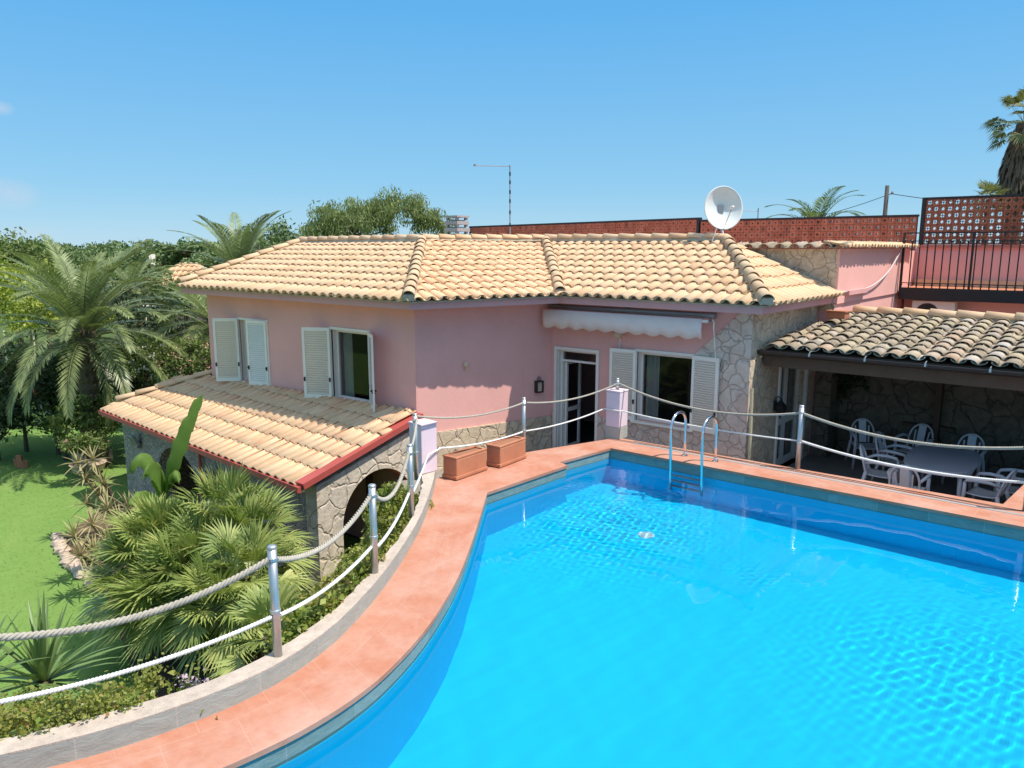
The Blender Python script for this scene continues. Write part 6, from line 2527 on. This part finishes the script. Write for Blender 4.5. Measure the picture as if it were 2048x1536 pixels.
# ------------------------------------------------------------------ beds, ivy, flowers, border stones
bed = [PZ(px, py, LAWN_Z) for px, py in ((118, 1082), (132, 1118), (165, 1150), (212, 1188), (235, 1260), (262, 1330), (330, 1420), (420, 1420))]
bed = [(p[0], p[1]) for p in bed] + [(-5.4, 4.5), (-7.6, 7.2), (-10.1, 7.1), (-17.8, 7.6), (-17.5, 6.8)]
b = MB()
b.add([(x, y, LAWN_Z + .004) for x, y in bed], [tuple(range(len(bed)))])
tag(b.build('flower_bed', M['soil']), kind='structure')
# soil bank rising to the curved wall
b = MB()
for i in range(NC - 1):
    prof = ((.0, -.35), (.35, -.75), (.9, -1.7), (1.7, -2.62))
    for (o0, z0), (o1, z1) in zip(prof[:-1], prof[1:]):
        q4 = []
        for j, oo, zz in ((i, o0, z0), (i + 1, o0, z0), (i + 1, o1, z1), (i, o1, z1)):
            nr = (OC[j] - FC[j]).normalized()
            q4.append((OC[j].x + nr.x * oo, OC[j].y + nr.y * oo, zz))
        b.add(q4, [(0, 1, 2, 3)])
tag(b.build('planted_bank', M['soil']), kind='structure')


def ivy_band(name, label, i0, i1, dens, seed, offs, zc, zs, mat, leaf=.055, cat='ivy', flowers=None):
    rg = np.random.default_rng(seed)
    pts = []
    for _ in range(dens):
        f = rg.uniform(i0, i1)
        k = min(NC - 2, int(f)); fr_ = f - k
        p = OC[k].lerp(OC[k + 1], fr_)
        nr = (OC[k] - FC[k]).normalized()
        o = rg.uniform(*offs)
        lump = .5 + .5 * math.sin(f * 1.7 + o * 5) * math.cos(f * .9 - o * 3 + seed)
        z = zc - o * zs + rg.normal(0, .07) + (lump - .5) * .22
        pts.append((p.x + nr.x * o + rg.normal(0, .03), p.y + nr.y * o + rg.normal(0, .03), z))
    t = thing(name, label, cat, pts[0])
    q = QB(); q.add(*leafquads(np.array(pts), leaf, rg, .35, 1.5)); q.build('foliage', mat, t)
    st = MB()
    for _ in range(14):
        p = Vector(pts[rg.integers(len(pts))])
        st.tube([p + Vector((0, 0, -.6)), p + Vector((.05, 0, -.2)), p], [.012, .009, .004], 5)
    st.build('stem', M['bark'], t)
    if flowers:
        fm, fn, fs = flowers
        sel = np.array(pts)[rg.choice(len(pts), fn)] + np.array([0, 0, .05])
        fl = (sel[:, None, :] + rg.normal(size=(fn, 7, 3)) * fs * .8).reshape(-1, 3)
        q = QB(); q.add(*leafquads(fl, fs, rg, .5, 1.3)); q.build('blossom', fm, t)
    return t


def at_y(y):
    return min(range(NC), key=lambda i: abs(OC[i].y - y))
ivy_band('ivy', 'ivy spilling over the wall coping in the bottom left corner', at_y(.9), at_y(2.05), 7500, 401, (-.05, .75), .13, .35, L_IVY, .034)
ivy_band('ivy', 'glossy ivy hedge behind the curved wall between the two nearest posts', at_y(3.05), at_y(4.75), 9500, 402, (.02, 1.0), .15, .40, L_IVY, .045)
ivy_band('ivy', 'ivy covering the bank below the stone arch', at_y(4.6), at_y(6.4), 9500, 403, (.12, 1.6), -.03, .38, L_IVY, .045)
ivy_band('ground_creeper', 'dark creeper in the shade below the nearest post', at_y(1.9), at_y(3.1), 2600, 404, (.1, 1.2), -.20, .75, L_DARK, .055, 'creeper')
shrub('arch_shrub', 'light green shrub growing up in front of the stone arch', 'shrub', crown_pt(800, 1035, 9.6), .36, .42, L_IVY, 46, 60, .05, .17, 405, -2.5, .03, flowers=(L_WHITE, 6, .03))
t = thing('flower_cluster', 'pale pink flowers peeping over the coping left of the nearest post', 'flowers', tuple(PD(380, 1380, 5.6)))
rg = np.random.default_rng(406)
cs = np.concatenate([rg.normal(size=(40, 3)) * np.array([.035, .035, .03]) + PD(px, py, 5.6) for px, py in ((374, 1362), (388, 1370), (420, 1366))])
q = QB(); q.add(*leafquads(cs, .022, rg, .6, 1.2)); q.build('blossom', L_PALE, t)
cs = rg.normal(size=(160, 3)) * np.array([.16, .14, .05]) + PD(395, 1385, 5.6)
q = QB(); q.add(*leafquads(cs, .05, rg, .6, 1.5)); q.build('foliage', L_IVY, t)

rs = random.Random(9)
st_proto = []
P_, _ = resample([tuple(PZ(px, py, LAWN_Z)) for px, py in ((114, 1078), (124, 1105), (140, 1128), (165, 1150), (192, 1172), (214, 1190))], 17)
for i, p in enumerate(P_):
    b = MB()
    n = 8
    r_ = rs.uniform(.10, .17)
    for k in range(3):
        pass
    prof = [(r_ * .75, -.04), (r_, .03), (r_ * .8, .09), (r_ * .3, .115)]
    b.lathe(prof, (0, 0, 0), 8)
    b.v = [(x * (1 + rs.uniform(-.18, .18)), y * (1 + rs.uniform(-.18, .18)), z * (1 + rs.uniform(-.1, .1))) for x, y, z in b.v]
    o = b.build('border_stone', M['pale_stone'])
    o.location = (p.x, p.y, LAWN_Z + .02)
    o.rotation_euler = (0, 0, rs.uniform(0, 6))
    tag(o, 'rough pale border stone between the lawn and the spiky plants', 'stone', 'stones edging the flower bed')

# clay things on the far lawn
g = PZ(178, 948, LAWN_Z)
t = thing('clay_pot', 'wide pale clay bowl on the lawn beside the porch corner', 'flower pot', tuple(g))
b = MB(); b.lathe([(.22, 0), (.36, .12), (.42, .26), (.44, .30), (.38, .29), (.33, .24)], tuple(g), 18); b.build('bowl', M['clay'], t, smooth=False)
g2 = PZ(186, 925, LAWN_Z)
t = thing('clay_pipe', 'pale clay pipe section lying on its side behind the clay bowl', 'clay pipe', tuple(g2))
b = MB()
b.lathe([(.14, -.42), (.15, -.40), (.14, .40), (.155, .42)], (g2[0], g2[1], LAWN_Z + .5), 14, Matrix.Rotation(TH, 4, 'Z') @ Matrix.Rotation(rad(90), 4, 'Y')); b.build('pipe', M['clay'], t)
b = MB()
b.box((g2[0], g2[1], LAWN_Z + .17), (.9, .45, .34), TH); b.build('stone_rest', M['pale_stone'], t, bevel=.03)
g3 = PZ(38, 935, LAWN_Z)
t = thing('clay_shard', 'broken orange clay tile stuck in the lawn at the far left', 'garden ornament', tuple(g3))
b = MB()
for k in range(4):
    b.box((g3[0] + .13 * (k - 1.5), g3[1] + .08 * (k % 2), LAWN_Z + .10 + .04 * (k % 3)), (.12, .06, .22 + .06 * (k % 3)), .5 * k)
b.build('shard', M['terracotta'], t)

# grass blades over the lawn
rg = np.random.default_rng(500)
n = 30000
lx, ly = rg.uniform(-26, -5.2, n), rg.uniform(-3, 9.3, n)
ok = inside(lx, ly, [(-26, -3), (-5.6, -3), (-6.6, .5), (-5.7, 2), (-5.9, 4.5), (-8, 7.0), (-18, 7.6), (-18.4, 9.3), (-26, 9.3)]) & ~inside(lx, ly, bed)
lx, ly = lx[ok], ly[ok]
n = len(lx)
a = rg.uniform(0, 6.28, n)
h = rg.uniform(.005, .012, n)
s = np.stack([np.cos(a), np.sin(a), np.zeros(n)], 1) * .012
ln = np.stack([rg.normal(0, .02, n), rg.normal(0, .02, n), h], 1)
B0 = np.stack([lx, ly, np.full(n, LAWN_Z)], 1)
V_ = np.stack([B0 - s, B0 + s, B0 + s * .4 + ln, B0 - s * .4 + ln], 1).reshape(-1, 3)
tag(np_mesh('grass', V_, np.arange(4 * n).reshape(-1, 4), L_GRASS), kind='stuff')
